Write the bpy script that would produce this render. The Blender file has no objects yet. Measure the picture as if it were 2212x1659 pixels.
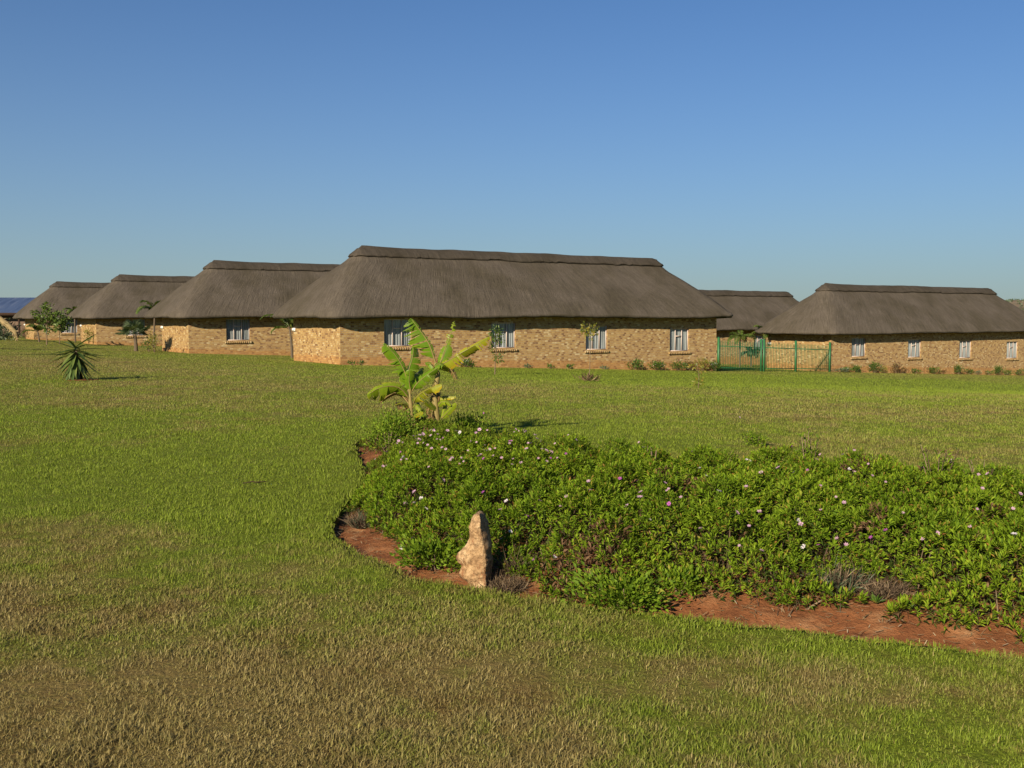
import bpy, math, random
import numpy as np
from mathutils import Vector, Matrix

R = math.radians
scene = bpy.context.scene
COL = scene.collection
rng = np.random.default_rng(7)
random.seed(7)

# ------------------------------------------------------------------ camera
F, CX, CY, HZ, EYE = 2250.0, 1106.0, 829.5, 687.0, 1.6      # measured on a 2212 px wide view of the photo
PITCH = math.atan((CY - HZ) / F)
cam_d = bpy.data.cameras.new('camera')
cam_d.sensor_width = 36.0
cam_d.lens = 36.0 * F / 2212.0
cam_d.clip_end = 9000.0
cam = bpy.data.objects.new('camera', cam_d)
COL.objects.link(cam)
cam.location = (0, 0, EYE)
cam.rotation_euler = (R(90) - PITCH, 0, 0)
scene.camera = cam

# ------------------------------------------------------------------ sky and sun
SUN_EL = 22.8
SUN_AZ = math.atan2(-0.45, -0.893)
w = bpy.data.worlds.new('World')
scene.world = w
w.use_nodes = True
wn = w.node_tree.nodes
bg = wn['Background']
sky = wn.new('ShaderNodeTexSky')
sky.sky_type = 'NISHITA'
sky.sun_disc = False
sky.sun_elevation = R(SUN_EL)
sky.sun_rotation = SUN_AZ
sky.altitude = 1400
sky.air_density = 1.0
sky.dust_density = 0.5
sky.ozone_density = 4.5
wl = w.node_tree.links
tc = wn.new('ShaderNodeTexCoord'); sp = wn.new('ShaderNodeSeparateXYZ'); wl.new(tc.outputs['Generated'], sp.inputs[0])
zc = wn.new('ShaderNodeMath'); zc.operation = 'MAXIMUM'; wl.new(sp.outputs[2], zc.inputs[0]); zc.inputs[1].default_value = 0.0
pw = wn.new('ShaderNodeMath'); pw.operation = 'POWER'; pw.inputs[0].default_value = math.exp(-1 / 0.150); wl.new(zc.outputs[0], pw.inputs[1])
tn = wn.new('ShaderNodeMix'); tn.data_type = 'RGBA'; tn.blend_type = 'MULTIPLY'; tn.inputs['Factor'].default_value = 1.0
wl.new(sky.outputs[0], tn.inputs[6]); tn.inputs[7].default_value = (0.54, 0.89, 1.18, 1)
hz = wn.new('ShaderNodeMix'); hz.data_type = 'RGBA'; wl.new(pw.outputs[0], hz.inputs['Factor'])       # dusty air towards the horizon
wl.new(tn.outputs[2], hz.inputs[6]); hz.inputs[7].default_value = (4.0, 4.85, 4.55, 1)
wl.new(hz.outputs[2], bg.inputs[0])
bg.inputs[1].default_value = 0.05

SUN = Vector((math.sin(SUN_AZ) * math.cos(R(SUN_EL)), math.cos(SUN_AZ) * math.cos(R(SUN_EL)), math.sin(R(SUN_EL))))
sl = bpy.data.lights.new('sun', 'SUN')
sl.energy = 5.0
sl.angle = R(0.53)
sl.color = (1.0, 0.86, 0.64)
so = bpy.data.objects.new('sun', sl)
COL.objects.link(so)
so.rotation_euler = SUN.to_track_quat('Z', 'Y').to_euler()

scene.view_settings.view_transform = 'Standard'
scene.view_settings.look = 'None'
scene.view_settings.gamma = 1.0
scene.view_settings.use_curve_mapping = False
scene.view_settings.exposure = 0.75
scene.cycles.max_bounces = 6
scene.cycles.diffuse_bounces = 2
scene.cycles.transparent_max_bounces = 12

# ------------------------------------------------------------------ small maths
def lerp(a, b, t): return a + (b - a) * t
def sstep(x, a, b):
    t = np.clip((x - a) / (b - a), 0, 1)
    return t * t * (3 - 2 * t)

def hash2(i, j, s):
    n = (i.astype(np.int64) * 374761393 + j.astype(np.int64) * 668265263 + s * 1442695041) & 0x7fffffff
    n = ((n ^ (n >> 13)) * 1274126177) & 0x7fffffff
    n = n ^ (n >> 16)
    return (n & 0xffff) / 65535.0

def vnoise(x, y, s=0):
    x = np.asarray(x, float); y = np.asarray(y, float)
    i = np.floor(x); j = np.floor(y)
    fx = x - i; fy = y - j
    fx = fx * fx * (3 - 2 * fx); fy = fy * fy * (3 - 2 * fy)
    a = hash2(i, j, s); b = hash2(i + 1, j, s); c = hash2(i, j + 1, s); d = hash2(i + 1, j + 1, s)
    return lerp(lerp(a, b, fx), lerp(c, d, fx), fy)

def fbm(x, y, s=0, o=4):
    t = 0; a = 0.5; n = 0
    for k in range(o):
        t = t + a * vnoise(np.asarray(x) * 2 ** k, np.asarray(y) * 2 ** k, s + 17 * k); n += a; a *= 0.5
    return t / n

def worley(x, y, cell, s=0):
    x = np.asarray(x, float) / cell; y = np.asarray(y, float) / cell
    i0 = np.floor(x); j0 = np.floor(y)
    best = np.full(x.shape, 9.0)
    for di in (-1, 0, 1):
        for dj in (-1, 0, 1):
            i = i0 + di; j = j0 + dj
            px = i + hash2(i, j, s); py = j + hash2(i, j, s + 5)
            best = np.minimum(best, (px - x) ** 2 + (py - y) ** 2)
    return np.sqrt(best)

# ------------------------------------------------------------------ terrain
def terr(X, Y):
    X = np.asarray(X, float); Y = np.asarray(Y, float)
    u = np.clip(0.836 * X + 0.549 * Y, -40, 75)
    plane = 0.32 - 0.040 * u
    return plane * sstep(Y, 6, 42)

def ray(px, py):
    a = (px - CX) / F; b = -(py - CY) / F
    c, s = math.cos(PITCH), math.sin(PITCH)
    return np.array([a, c + b * s, -s + b * c])

def at(px, py, Y):
    d = ray(px, py)
    t = Y / d[1]
    return Vector((d[0] * t, Y, EYE + d[2] * t))

def ground(px, py):
    d = ray(px, py)
    t = 1.0
    while t < 400:
        p = d * t
        if EYE + p[2] < terr(p[0], p[1]): break
        t *= 1.002
    return Vector((d[0] * t, d[1] * t, float(terr(d[0] * t, d[1] * t))))

def poly_sdf(P, X, Y):
    """signed distance to a closed polygon, positive inside"""
    X = np.asarray(X, float); Y = np.asarray(Y, float)
    d = np.full(X.shape, 1e9); ins = np.zeros(X.shape, bool)
    n = len(P)
    for k in range(n):
        ax, ay = P[k]; bx, by = P[(k + 1) % n]
        ex, ey = bx - ax, by - ay
        t = np.clip(((X - ax) * ex + (Y - ay) * ey) / (ex * ex + ey * ey + 1e-12), 0, 1)
        d = np.minimum(d, (X - ax - t * ex) ** 2 + (Y - ay - t * ey) ** 2)
        c = (ay > Y) != (by > Y)
        xi = ax + (Y - ay) / (by - ay + 1e-12) * ex
        ins ^= c & (X < xi)
    d = np.sqrt(d)
    return np.where(ins, d, -d)

# ------------------------------------------------------------------ mesh helpers
def link(o, parent=None):
    COL.objects.link(o)
    if parent is not None: o.parent = parent
    return o

def mesh_np(name, V, faces, mats, parent=None, uv=None, attrs=None, smooth=False, midx=None):
    """V (n,3); faces: list of arrays (m,k) with one k each, or a list of index tuples"""
    me = bpy.data.meshes.new(name)
    if isinstance(faces, np.ndarray): faces = [faces]
    if len(faces) and isinstance(faces[0], np.ndarray):
        loops = np.concatenate([f.ravel() for f in faces])
        sizes = np.concatenate([np.full(len(f), f.shape[1]) for f in faces])
    else:
        loops = np.array([i for f in faces for i in f]); sizes = np.array([len(f) for f in faces])
    V = np.asarray(V, float)
    me.vertices.add(len(V)); me.vertices.foreach_set('co', V.ravel())
    me.loops.add(len(loops)); me.loops.foreach_set('vertex_index', loops.astype(np.int32))
    me.polygons.add(len(sizes))
    st = np.concatenate([[0], np.cumsum(sizes)[:-1]])
    me.polygons.foreach_set('loop_start', st.astype(np.int32))
    me.update(calc_edges=True)
    if uv is not None:
        l = me.uv_layers.new(name='UVMap')
        uvv = np.asarray(uv, float)
        if len(uvv) == len(V): uvv = uvv[loops]
        l.data.foreach_set('uv', uvv.ravel())
    for k, a in (attrs or {}).items():
        t = me.attributes.new(k, 'FLOAT', 'POINT')
        t.data.foreach_set('value', np.asarray(a, float))
    if smooth: me.polygons.foreach_set('use_smooth', np.ones(len(sizes), bool))
    for m in (mats if isinstance(mats, (list, tuple)) else [mats]): me.materials.append(m)
    if midx is not None: me.polygons.foreach_set('material_index', np.asarray(midx, np.int32))
    me.validate()
    o = bpy.data.objects.new(name, me)
    return link(o, parent)

class MB:
    """collects verts and faces for one mesh"""
    def __init__(s): s.v = []; s.f = []; s.m = []; s.uv = {}
    def add(s, vs, fs, mi=0):
        b = len(s.v); s.v += [tuple(v) for v in vs]
        for f in fs: s.f.append(tuple(i + b for i in f)); s.m.append(mi)
        return b
    def box(s, x0, x1, y0, y1, z0, z1, mi=0):
        s.add([(x0, y0, z0), (x1, y0, z0), (x1, y1, z0), (x0, y1, z0), (x0, y0, z1), (x1, y0, z1), (x1, y1, z1), (x0, y1, z1)],
              [(0, 3, 2, 1), (4, 5, 6, 7), (0, 1, 5, 4), (1, 2, 6, 5), (2, 3, 7, 6), (3, 0, 4, 7)], mi)
    def tube(s, pts, rads, n=8, mi=0, cap=True):
        pts = [Vector(p) for p in pts]
        rings = []
        for i, p in enumerate(pts):
            t = (pts[min(i + 1, len(pts) - 1)] - pts[max(i - 1, 0)]).normalized()
            a = t.cross(Vector((0, 1, 0.01)) if abs(t.y) < 0.9 else Vector((1, 0, 0))).normalized()
            b = t.cross(a)
            rings.append([p + (a * math.cos(2 * math.pi * k / n) + b * math.sin(2 * math.pi * k / n)) * rads[i] for k in range(n)])
        fs = []
        for i in range(len(pts) - 1):
            for k in range(n): fs.append((i * n + k, i * n + (k + 1) % n, (i + 1) * n + (k + 1) % n, (i + 1) * n + k))
        if cap: fs.append(tuple(range((len(pts) - 1) * n, len(pts) * n)))
        s.add([v for r in rings for v in r], fs, mi)
    def build(s, name, mats, parent=None, smooth=False):
        return mesh_np(name, np.array(s.v), s.f, mats, parent, smooth=smooth, midx=s.m)

def empty(name, loc, rz=0.0):
    o = bpy.data.objects.new(name, None)
    o.location = loc; o.rotation_euler = (0, 0, rz); o.empty_display_size = 0.3
    return link(o)

def tag(o, label=None, cat=None, group=None, kind=None):
    if label: o['label'] = label
    if cat: o['category'] = cat
    if group: o['group'] = group
    if kind: o['kind'] = kind
    return o

def copy_tree(o, parent=None):
    c = o.copy(); COL.objects.link(c)
    if parent is not None: c.parent = parent
    for ch in list(o.children): copy_tree(ch, c)
    return c

# ------------------------------------------------------------------ materials
class NT:
    def __init__(s, name):
        s.m = bpy.data.materials.new(name); s.m.use_nodes = True
        s.t = s.m.node_tree; s.t.nodes.clear()
        s.out = s.t.nodes.new('ShaderNodeOutputMaterial')
    def n(s, kind, props=None, **ins):
        nd = s.t.nodes.new('ShaderNode' + kind)
        for k, v in (props or {}).items(): setattr(nd, k, v)
        for k, v in ins.items():
            k2 = int(k[1:]) if k[0] == 'i' and k[1:].isdigit() else k.replace('_', ' ')
            s.set(nd.inputs[k2], v)
        return nd
    def set(s, sock, v):
        if isinstance(v, bpy.types.NodeSocket): s.t.links.new(v, sock)
        elif isinstance(v, bpy.types.Node): s.t.links.new(v.outputs[0], sock)
        elif isinstance(v, tuple) and len(v) == 3 and sock.type == 'RGBA': sock.default_value = (*v, 1)
        else: sock.default_value = v
    def ramp(s, fac, stops, interp='LINEAR'):
        nd = s.n('ValToRGB', None, Fac=fac)
        cr = nd.color_ramp; cr.interpolation = interp
        while len(cr.elements) > 1: cr.elements.remove(cr.elements[-1])
        cr.elements[0].position = stops[0][0]; cr.elements[0].color = (*stops[0][1], 1)
        for p, c in stops[1:]:
            e = cr.elements.new(p); e.color = (*c, 1)
        return nd.outputs[0]
    def mix(s, fac, a, b, mode='MIX'):
        nd = s.n('Mix', {'data_type': 'RGBA', 'blend_type': mode})
        s.set(nd.inputs['Factor'], fac); s.set(nd.inputs[6], a); s.set(nd.inputs[7], b)
        return nd.outputs[2]
    def math(s, op, a, b=None, clamp=False):
        nd = s.n('Math', {'operation': op, 'use_clamp': clamp})
        s.set(nd.inputs[0], a)
        if b is not None: s.set(nd.inputs[1], b)
        return nd.outputs[0]
    def noise(s, vec, scale, detail=3, rough=0.55):
        nd = s.n('TexNoise', None, Scale=scale, Detail=detail, Roughness=rough)
        if vec is not None: s.set(nd.inputs['Vector'], vec)
        return nd.outputs['Fac']
    def mapping(s, vec, scale):
        nd = s.n('Mapping'); s.set(nd.inputs['Vector'], vec); nd.inputs['Scale'].default_value = scale
        return nd.outputs[0]
    def principled(s, color, rough=0.7, spec=0.3, normal=None, metal=0.0):
        nd = s.n('BsdfPrincipled')
        s.set(nd.inputs['Base Color'], color); s.set(nd.inputs['Roughness'], rough)
        s.set(nd.inputs['Specular IOR Level'], spec); s.set(nd.inputs['Metallic'], metal)
        if normal is not None: s.set(nd.inputs['Normal'], normal)
        return nd
    def bump(s, h, strength=0.5, dist=0.02):
        return s.n('Bump', None, Height=h, Strength=strength, Distance=dist).outputs[0]
    def done(s, sh):
        s.t.links.new(sh.outputs[0], s.out.inputs[0]); return s.m

def leaf_mat(name, stops, trans=0.35, rough=0.45, spec=0.35, patch=None, tmul=(1.25, 1.2, 0.6)):
    t = NT(name)
    r = t.n('NewGeometry').outputs['Random Per Island']
    c = t.ramp(r, stops)
    if patch:
        geo = t.n('NewGeometry')
        k = t.noise(geo.outputs['Position'], patch[0], 2)
        k = t.ramp(k, [(0.38, (0, 0, 0)), (0.62, (1, 1, 1))])
        c = t.mix(k, c, t.mix(1.0, c, patch[1], 'MULTIPLY'))
    p = t.principled(c, rough, spec)
    tr = t.n('BsdfTranslucent', None, Color=t.mix(1.0, c, tmul, 'MULTIPLY'))
    mx = t.n('MixShader'); t.set(mx.inputs[0], trans); t.set(mx.inputs[1], p); t.set(mx.inputs[2], tr)
    return t.done(mx)

def plain_mat(name, col, rough=0.6, spec=0.3, var=0.15, scale=8.0, metal=0.0, bump=0.0):
    t = NT(name)
    co = t.n('TexCoord').outputs['Object']
    k = t.noise(co, scale, 4)
    c = t.mix(k, tuple(x * (1 - var) for x in col), tuple(min(1, x * (1 + var)) for x in col))
    return t.done(t.principled(c, rough, spec, t.bump(k, bump, 0.02) if bump else None, metal))

GREEN_D, GREEN_M, GREEN_L = (0.035, 0.075, 0.010), (0.062, 0.125, 0.016), (0.10, 0.175, 0.022)
STRAW, TAN, BROWN = (0.34, 0.25, 0.105), (0.24, 0.165, 0.07), (0.13, 0.080, 0.036)

def lawn_colour(t, dry, rnd):
    green = t.ramp(rnd, [(0.0, (0.075, 0.120, 0.012)), (0.5, (0.165, 0.232, 0.018)), (1.0, (0.29, 0.350, 0.044))])
    straw = t.ramp(rnd, [(0.0, (0.115, 0.078, 0.027)), (0.45, (0.250, 0.190, 0.070)), (0.8, (0.40, 0.320, 0.130)), (1.0, (0.54, 0.46, 0.23))])
    pos = t.n('NewGeometry').outputs['Position']
    dead = t.ramp(t.noise(pos, 1.1, 3, 0.6), [(0.50, (0, 0, 0)), (0.66, (1, 1, 1))])
    straw = t.mix(dead, straw, t.mix(1.0, straw, (0.66, 0.55, 0.50), 'MULTIPLY'))
    return green, straw

def make_lawn_mat():
    t = NT('lawn_turf')
    geo = t.n('NewGeometry')
    pos = geo.outputs['Position']
    dry = t.n('Attribute', {'attribute_name': 'dry'}).outputs['Fac']
    rnd = t.noise(pos, 40, 3, 0.7)
    green, straw = lawn_colour(t, dry, rnd)
    k = t.math('ADD', dry, t.math('MULTIPLY', t.math('SUBTRACT', t.noise(pos, 12, 3), 0.5), 0.8))
    k = t.math('ADD', k, 0.0, True)
    c = t.mix(k, green, straw)
    c = t.mix(1.0, c, (0.74, 0.70, 0.62), 'MULTIPLY')
    soil = t.n('Attribute', {'attribute_name': 'soil'}).outputs['Fac']
    c = t.mix(soil, c, (0.20, 0.075, 0.030))
    nb = t.bump(t.noise(pos, 30, 5, 0.7), 0.9, 0.05)
    return t.done(t.principled(c, 0.9, 0.1, nb))

def make_blade_mat():
    t = NT('grass_blades')
    dry = t.n('Attribute', {'attribute_name': 'dry'}).outputs['Fac']
    r = t.n('NewGeometry').outputs['Random Per Island']
    r2 = t.math('FRACT', t.math('MULTIPLY', r, 91.7))
    green, straw = lawn_colour(t, dry, r2)
    k = t.math('ADD', t.math('MULTIPLY', t.math('SUBTRACT', dry, r), 2.2), 0.5, True)
    c = t.mix(k, green, straw)
    c = t.mix(0.52, c, t.mix(dry, (0.172, 0.240, 0.018), (0.255, 0.205, 0.075)))
    p = t.principled(c, 0.6, 0.2)
    tr = t.n('BsdfTranslucent', None, Color=c)
    mx = t.n('MixShader'); t.set(mx.inputs[0], 0.25); t.set(mx.inputs[1], p); t.set(mx.inputs[2], tr)
    return t.done(mx)

def make_soil_mat():
    t = NT('red_soil')
    pos = t.n('NewGeometry').outputs['Position']
    n1 = t.noise(pos, 5, 5, 0.65); n2 = t.noise(pos, 60, 4, 0.7)
    c = t.ramp(n1, [(0.3, (0.140, 0.052, 0.022)), (0.5, (0.245, 0.100, 0.040)), (0.62, (0.33, 0.160, 0.072)), (0.75, (0.42, 0.25, 0.13))])
    c = t.mix(t.math('MULTIPLY', n2, 0.5), c, (0.10, 0.035, 0.015))
    h = t.math('ADD', n1, t.math('MULTIPLY', n2, 0.35))
    return t.done(t.principled(c, 0.95, 0.1, t.bump(h, 1.0, 0.04)))

def make_brick_mat():
    t = NT('face_brick')
    uv = t.n('TexCoord').outputs['UV']
    ob = t.n('TexCoord').outputs['Object']
    # slight waviness of the courses
    b = t.n('TexBrick', {'offset': 0.5}, Vector=uv, Scale=1.0)
    b.inputs['Color1'].default_value = (0, 0, 0, 1); b.inputs['Color2'].default_value = (1, 1, 1, 1)
    b.inputs['Mortar'].default_value = (0.5, 0.5, 0.5, 1)
    b.inputs['Mortar Size'].default_value = 0.006; b.inputs['Mortar Smooth'].default_value = 0.2
    b.inputs['Brick Width'].default_value = 0.165; b.inputs['Row Height'].default_value = 0.085
    pal = t.ramp(b.outputs['Color'], [(0.0, (0.19, 0.095, 0.045)), (0.08, (0.27, 0.145, 0.065)), (0.17, (0.37, 0.22, 0.090)), (0.40, (0.42, 0.265, 0.105)),
                                     (0.60, (0.52, 0.35, 0.145)), (0.80, (0.46, 0.29, 0.13)), (0.92, (0.58, 0.43, 0.21)), (1.0, (0.66, 0.53, 0.32))])
    pal = t.mix(0.10, pal, (0.42, 0.275, 0.118))
    n = t.noise(uv, 9, 4, 0.7)
    pal = t.mix(0.45, pal, t.mix(1.0, pal, t.ramp(n, [(0.3, (0.55, 0.45, 0.42)), (0.6, (1.15, 1.1, 1.0))]), 'MULTIPLY'))
    c = t.mix(b.outputs['Fac'], t.mix(1.0, pal, (0.75, 0.76, 0.74), 'MULTIPLY'), (0.31, 0.24, 0.16))
    # red earth splashed on the lowest courses
    sx = t.n('SeparateXYZ', None, Vector=ob)
    hz = t.math('ADD', sx.outputs[2], t.math('MULTIPLY', sx.outputs[0], 0.035))
    hz = t.math('SUBTRACT', hz, t.math('MULTIPLY', t.noise(ob, 1.7, 4, 0.7), 0.55))
    k = t.ramp(hz, [(0.0, (0.75, 0.75, 0.75)), (0.10, (0.0, 0.0, 0.0))])
    c = t.mix(k, c, t.mix(1.0, c, (0.97, 0.78, 0.58), 'MULTIPLY'))
    c = t.mix(t.math('MULTIPLY', k, 0.35), c, (0.36, 0.20, 0.085))
    h = t.math('ADD', t.math('MULTIPLY', b.outputs['Fac'], -1.0), t.math('MULTIPLY', t.noise(uv, 40, 3), 0.5))
    return t.done(t.principled(c, 0.9, 0.15, t.bump(h, 0.7, 0.012)))

def make_thatch_mat(name, dark=1.0):
    t = NT(name)
    uv = t.n('TexCoord').outputs['UV']
    ob = t.n('TexCoord').outputs['Object']
    s1 = t.noise(t.mapping(uv, (13.0, 1.1, 1)), 1.0, 5, 0.7)
    s2 = t.noise(t.mapping(uv, (4.0, 0.45, 1)), 1.0, 4, 0.6)
    n3 = t.noise(ob, 0.55, 4, 0.6)
    n4 = t.noise(ob, 8, 5, 0.8)
    f = t.math('ADD', t.math('MULTIPLY', s1, 0.5), t.math('MULTIPLY', s2, 0.22))
    f = t.math('ADD', f, t.math('MULTIPLY', n4, 0.28))
    f = t.math('ADD', t.math('MULTIPLY', t.math('SUBTRACT', f, 0.5), 0.95), 0.5)
    c = t.ramp(f, [(0.30, tuple(dark * x for x in (0.050, 0.040, 0.031))), (0.45, tuple(dark * x for x in (0.099, 0.083, 0.066))),
                   (0.58, tuple(dark * x for x in (0.141, 0.118, 0.093))), (0.75, tuple(dark * x for x in (0.240, 0.192, 0.145)))])
    c = t.mix(t.ramp(n3, [(0.38, (0, 0, 0)), (0.66, (0.9, 0.9, 0.9))]), c, t.mix(1.0, c, (0.66, 0.66, 0.58), 'MULTIPLY'))
    h = t.math('ADD', s1, t.math('MULTIPLY', n4, 0.9))
    return t.done(t.principled(c, 0.95, 0.1, t.bump(h, 0.8, 0.06)))

M = {}
M['lawn'] = make_lawn_mat(); M['blade'] = make_blade_mat(); M['soil'] = make_soil_mat()
M['brick'] = make_brick_mat(); M['thatch'] = make_thatch_mat('thatch', 0.85); M['cap'] = make_thatch_mat('thatch_cap', 0.60)
M['frame'] = plain_mat('window_steel', (0.52, 0.42, 0.37), 0.5, 0.4, 0.12, 3)
M['green_steel'] = plain_mat('green_steel', (0.030, 0.135, 0.048), 0.45, 0.4, 0.15, 3)
M['white'] = plain_mat('white_plastic', (0.75, 0.74, 0.70), 0.5, 0.4, 0.05)
M['bark'] = plain_mat('bark', (0.16, 0.115, 0.075), 0.9, 0.1, 0.4, 14, bump=0.6)
M['palm_bark'] = plain_mat('palm_bark', (0.105, 0.080, 0.055), 0.9, 0.1, 0.45, 22, bump=0.8)
M['dark'] = plain_mat('dark_timber', (0.045, 0.028, 0.020), 0.9, 0.1, 0.3)
M['shaded_plaster'] = plain_mat('shaded_plaster', (0.16, 0.11, 0.08), 0.9, 0.1, 0.1, 2)  # wall colour darkened to stand in for the veranda's shadow
M['leaf'] = leaf_mat('shrub_leaf', [(0.0, GREEN_D), (0.5, GREEN_M), (0.93, GREEN_L), (0.97, (0.22, 0.17, 0.03)), (1.0, (0.20, 0.085, 0.03))], 0.3, patch=(2.0, (0.75, 0.8, 0.8)))
M['leaf_tree'] = leaf_mat('tree_leaf', [(0.0, (0.040, 0.075, 0.012)), (0.5, (0.075, 0.125, 0.018)), (1.0, (0.135, 0.185, 0.030))], 0.35)
M['leaf_red'] = leaf_mat('reddish_leaf', [(0.0, (0.075, 0.035, 0.016)), (0.5, (0.12, 0.065, 0.022)), (1.0, (0.10, 0.11, 0.025))], 0.25)
M['leaf_yellow'] = leaf_mat('yellowish_leaf', [(0.0, (0.10, 0.125, 0.018)), (0.6, (0.21, 0.205, 0.03)), (1.0, (0.27, 0.19, 0.04))], 0.3)
M['leaf_grey'] = leaf_mat('grey_green_leaf', [(0.0, (0.055, 0.085, 0.045)), (0.6, (0.095, 0.135, 0.075)), (1.0, (0.16, 0.20, 0.115))], 0.25)
M['palm_leaf'] = leaf_mat('palm_leaf', [(0.0, (0.045, 0.085, 0.014)), (0.6, (0.085, 0.135, 0.022)), (0.9, (0.14, 0.175, 0.035)), (1.0, (0.22, 0.17, 0.06))], 0.25)
M['dry'] = leaf_mat('dry_leaf', [(0.0, (0.085, 0.052, 0.030)), (0.5, (0.17, 0.115, 0.065)), (1.0, (0.30, 0.22, 0.125))], 0.2, 0.8, 0.1, tmul=(1, 1, 1))
M['dry_bed'] = leaf_mat('dead_daisy_leaf', [(0.0, (0.060, 0.032, 0.018)), (0.6, (0.12, 0.065, 0.035)), (1.0, (0.22, 0.14, 0.075))], 0.2, 0.8, 0.1, tmul=(1, 1, 1))
M['twig'] = leaf_mat('twig', [(0.0, (0.050, 0.034, 0.022)), (0.6, (0.105, 0.074, 0.048)), (1.0, (0.22, 0.165, 0.105))], 0.05, 0.9, 0.1, tmul=(1, 1, 1))
M['fan_leaf'] = leaf_mat('fan_palm_leaf', [(0.0, (0.075, 0.115, 0.055)), (0.6, (0.13, 0.18, 0.095)), (1.0, (0.21, 0.26, 0.15))], .25)
M['straw'] = leaf_mat('straw', [(0.0, (0.22, 0.15, 0.07)), (0.6, (0.36, 0.27, 0.14)), (1.0, (0.50, 0.42, 0.27))], 0.1, 0.7, 0.2, tmul=(1, 1, 1))
M['frond_tan'] = plain_mat('dry_frond', (0.27, 0.205, 0.105), 0.9, 0.1, 0.35, 6)
M['yucca'] = leaf_mat('yucca_leaf', [(0.0, (0.040, 0.070, 0.016)), (0.6, (0.085, 0.130, 0.028)), (1.0, (0.160, 0.195, 0.050))], 0.12, 0.4, 0.4)

def make_glass():
    t = NT('window_glass')
    fr = t.math('ADD', 0.05, t.math('MULTIPLY', t.math('POWER', t.n('LayerWeight', None, Blend=0.5).outputs['Facing'], 4.0), 0.6))
    tr = t.n('BsdfTransparent', None, Color=(0.88, 0.92, 0.93)); gl = t.n('BsdfGlossy', None, Roughness=0.03)
    mx = t.n('MixShader'); t.set(mx.inputs[0], fr); t.set(mx.inputs[1], tr); t.set(mx.inputs[2], gl)
    return t.done(mx)
M['glass'] = make_glass()

def make_curtain():
    t = NT('net_curtain')
    uv = t.n('TexCoord').outputs['Object']
    k = t.noise(t.mapping(uv, (9.0, 1, 0.5)), 1.0, 3)
    c = t.ramp(k, [(0.3, (0.17, 0.17, 0.17)), (0.5, (0.31, 0.315, 0.32)), (0.7, (0.43, 0.435, 0.44))])
    return t.done(t.principled(c, 0.9, 0.1))
M['curtain'] = make_curtain()

# ------------------------------------------------------------------ flower bed outline (world XY)
near_px = [(704, 1142), (723, 1164), (763, 1196), (826, 1223), (880, 1242), (931, 1256), (980, 1269), (1053, 1281), (1134, 1292), (1210, 1302),
           (1300, 1315), (1391, 1327), (1500, 1340), (1617, 1354), (1730, 1365), (1844, 1377), (1960, 1391), (2070, 1404), (2212, 1420)]
BED = [tuple(ground(*p)[:2]) for p in near_px]
NEAR = list(BED)
BED += [(4.0, 4.30), (6.6, 3.45), (7.4, 5.6), (6.8, 7.6), (5.4, 8.4), (4.4, 8.9), (3.3, 9.35), (2.1, 9.7), (1.2, 9.8), (0.62, 10.2), (0.26, 11.2), (-0.05, 12.6), (-0.35, 13.7),
        (-0.9, 14.5), (-1.6, 14.4), (-2.02, 13.6), tuple(ground(764, 960)[:2]), tuple(ground(775, 1000)[:2]), (-1.50, 10.4), (-1.46, 9.2)]
NEARX = np.array([p[0] for p in NEAR] + [4.0, 6.6]); NEARY = np.array([p[1] for p in NEAR] + [4.30, 3.45])

def bed_d(X, Y):
    return poly_sdf(BED, X, Y) + (fbm(np.asarray(X) * 3.3, np.asarray(Y) * 3.3, 29, 3) - 0.5) * 0.11

# dryness of the lawn: noise plus patches seen in the photo (x, y, sx, sy, amount)
def gp(px, py): return ground(px, py)[:2]
DRY = [(*gp(200, 1560), 1.3, 0.6, 0.40), (*gp(120, 1330), 1.1, 0.8, 0.35), (*gp(900, 1600), 3.0, 1.0, 0.20), (*gp(300, 1600), 1.6, .9, .22), (*gp(1800, 1560), 2.0, 0.8, 0.10), (*gp(700, 1450), 0.9, 0.7, 0.20), (*gp(300, 1180), 0.5, 0.8, 0.25), (*gp(80, 1150), 0.8, 0.9, 0.32),
       (*gp(350, 1040), 2.0, 2.2, -0.42), (*gp(620, 1080), 0.9, 1.6, -0.32), (*gp(120, 1000), 1.6, 1.6, -0.28), (*gp(150, 900), 3.0, 2.0, -0.12), (*gp(560, 915), 3.0, 3.0, -0.15), (*gp(1150, 940), 2.5, 1.8, -0.30),
       (*gp(1500, 825), 14.0, 7.0, -0.42), (*gp(2050, 835), 14.0, 9.0, -0.75), (*gp(1250, 815), 10.0, 5.0, -0.3), (*gp(1850, 905), 6.0, 2.0, 0.04), (*gp(1400, 930), 6.0, 4.0, -0.12), (*gp(300, 790), 12.0, 7.0, 0.22),
       (*gp(900, 1600), 0.35, 0.25, -0.30), (*gp(1500, 1540), 0.5, 0.35, -0.25), (*gp(1980, 1600), 0.6, 0.3, -0.35), (*gp(1750, 1400), 0.9, 0.25, -0.25), (*gp(1300, 1450), 0.8, 0.5, 0.12), (*gp(1000, 830), 5, 4, 0.08)]
def dryness(X, Y):
    X = np.asarray(X, float); Y = np.asarray(Y, float)
    d = 0.40 + 0.68 * (fbm(X * 0.45, Y * 0.32, 3, 3) - 0.5) + 0.75 * (fbm(X * 2.1, Y * 1.6, 11, 3) - 0.5) + 0.75 * (fbm(X * 9, Y * 8, 13, 2) - 0.5) * (Y < 40)
    for (x, y, sx, sy, a) in DRY:
        d = d + 1.4 * a * np.exp(-((X - x) / sx) ** 2 - ((Y - y) / sy) ** 2)
    return np.clip(d, 0.06, 0.96)

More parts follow.
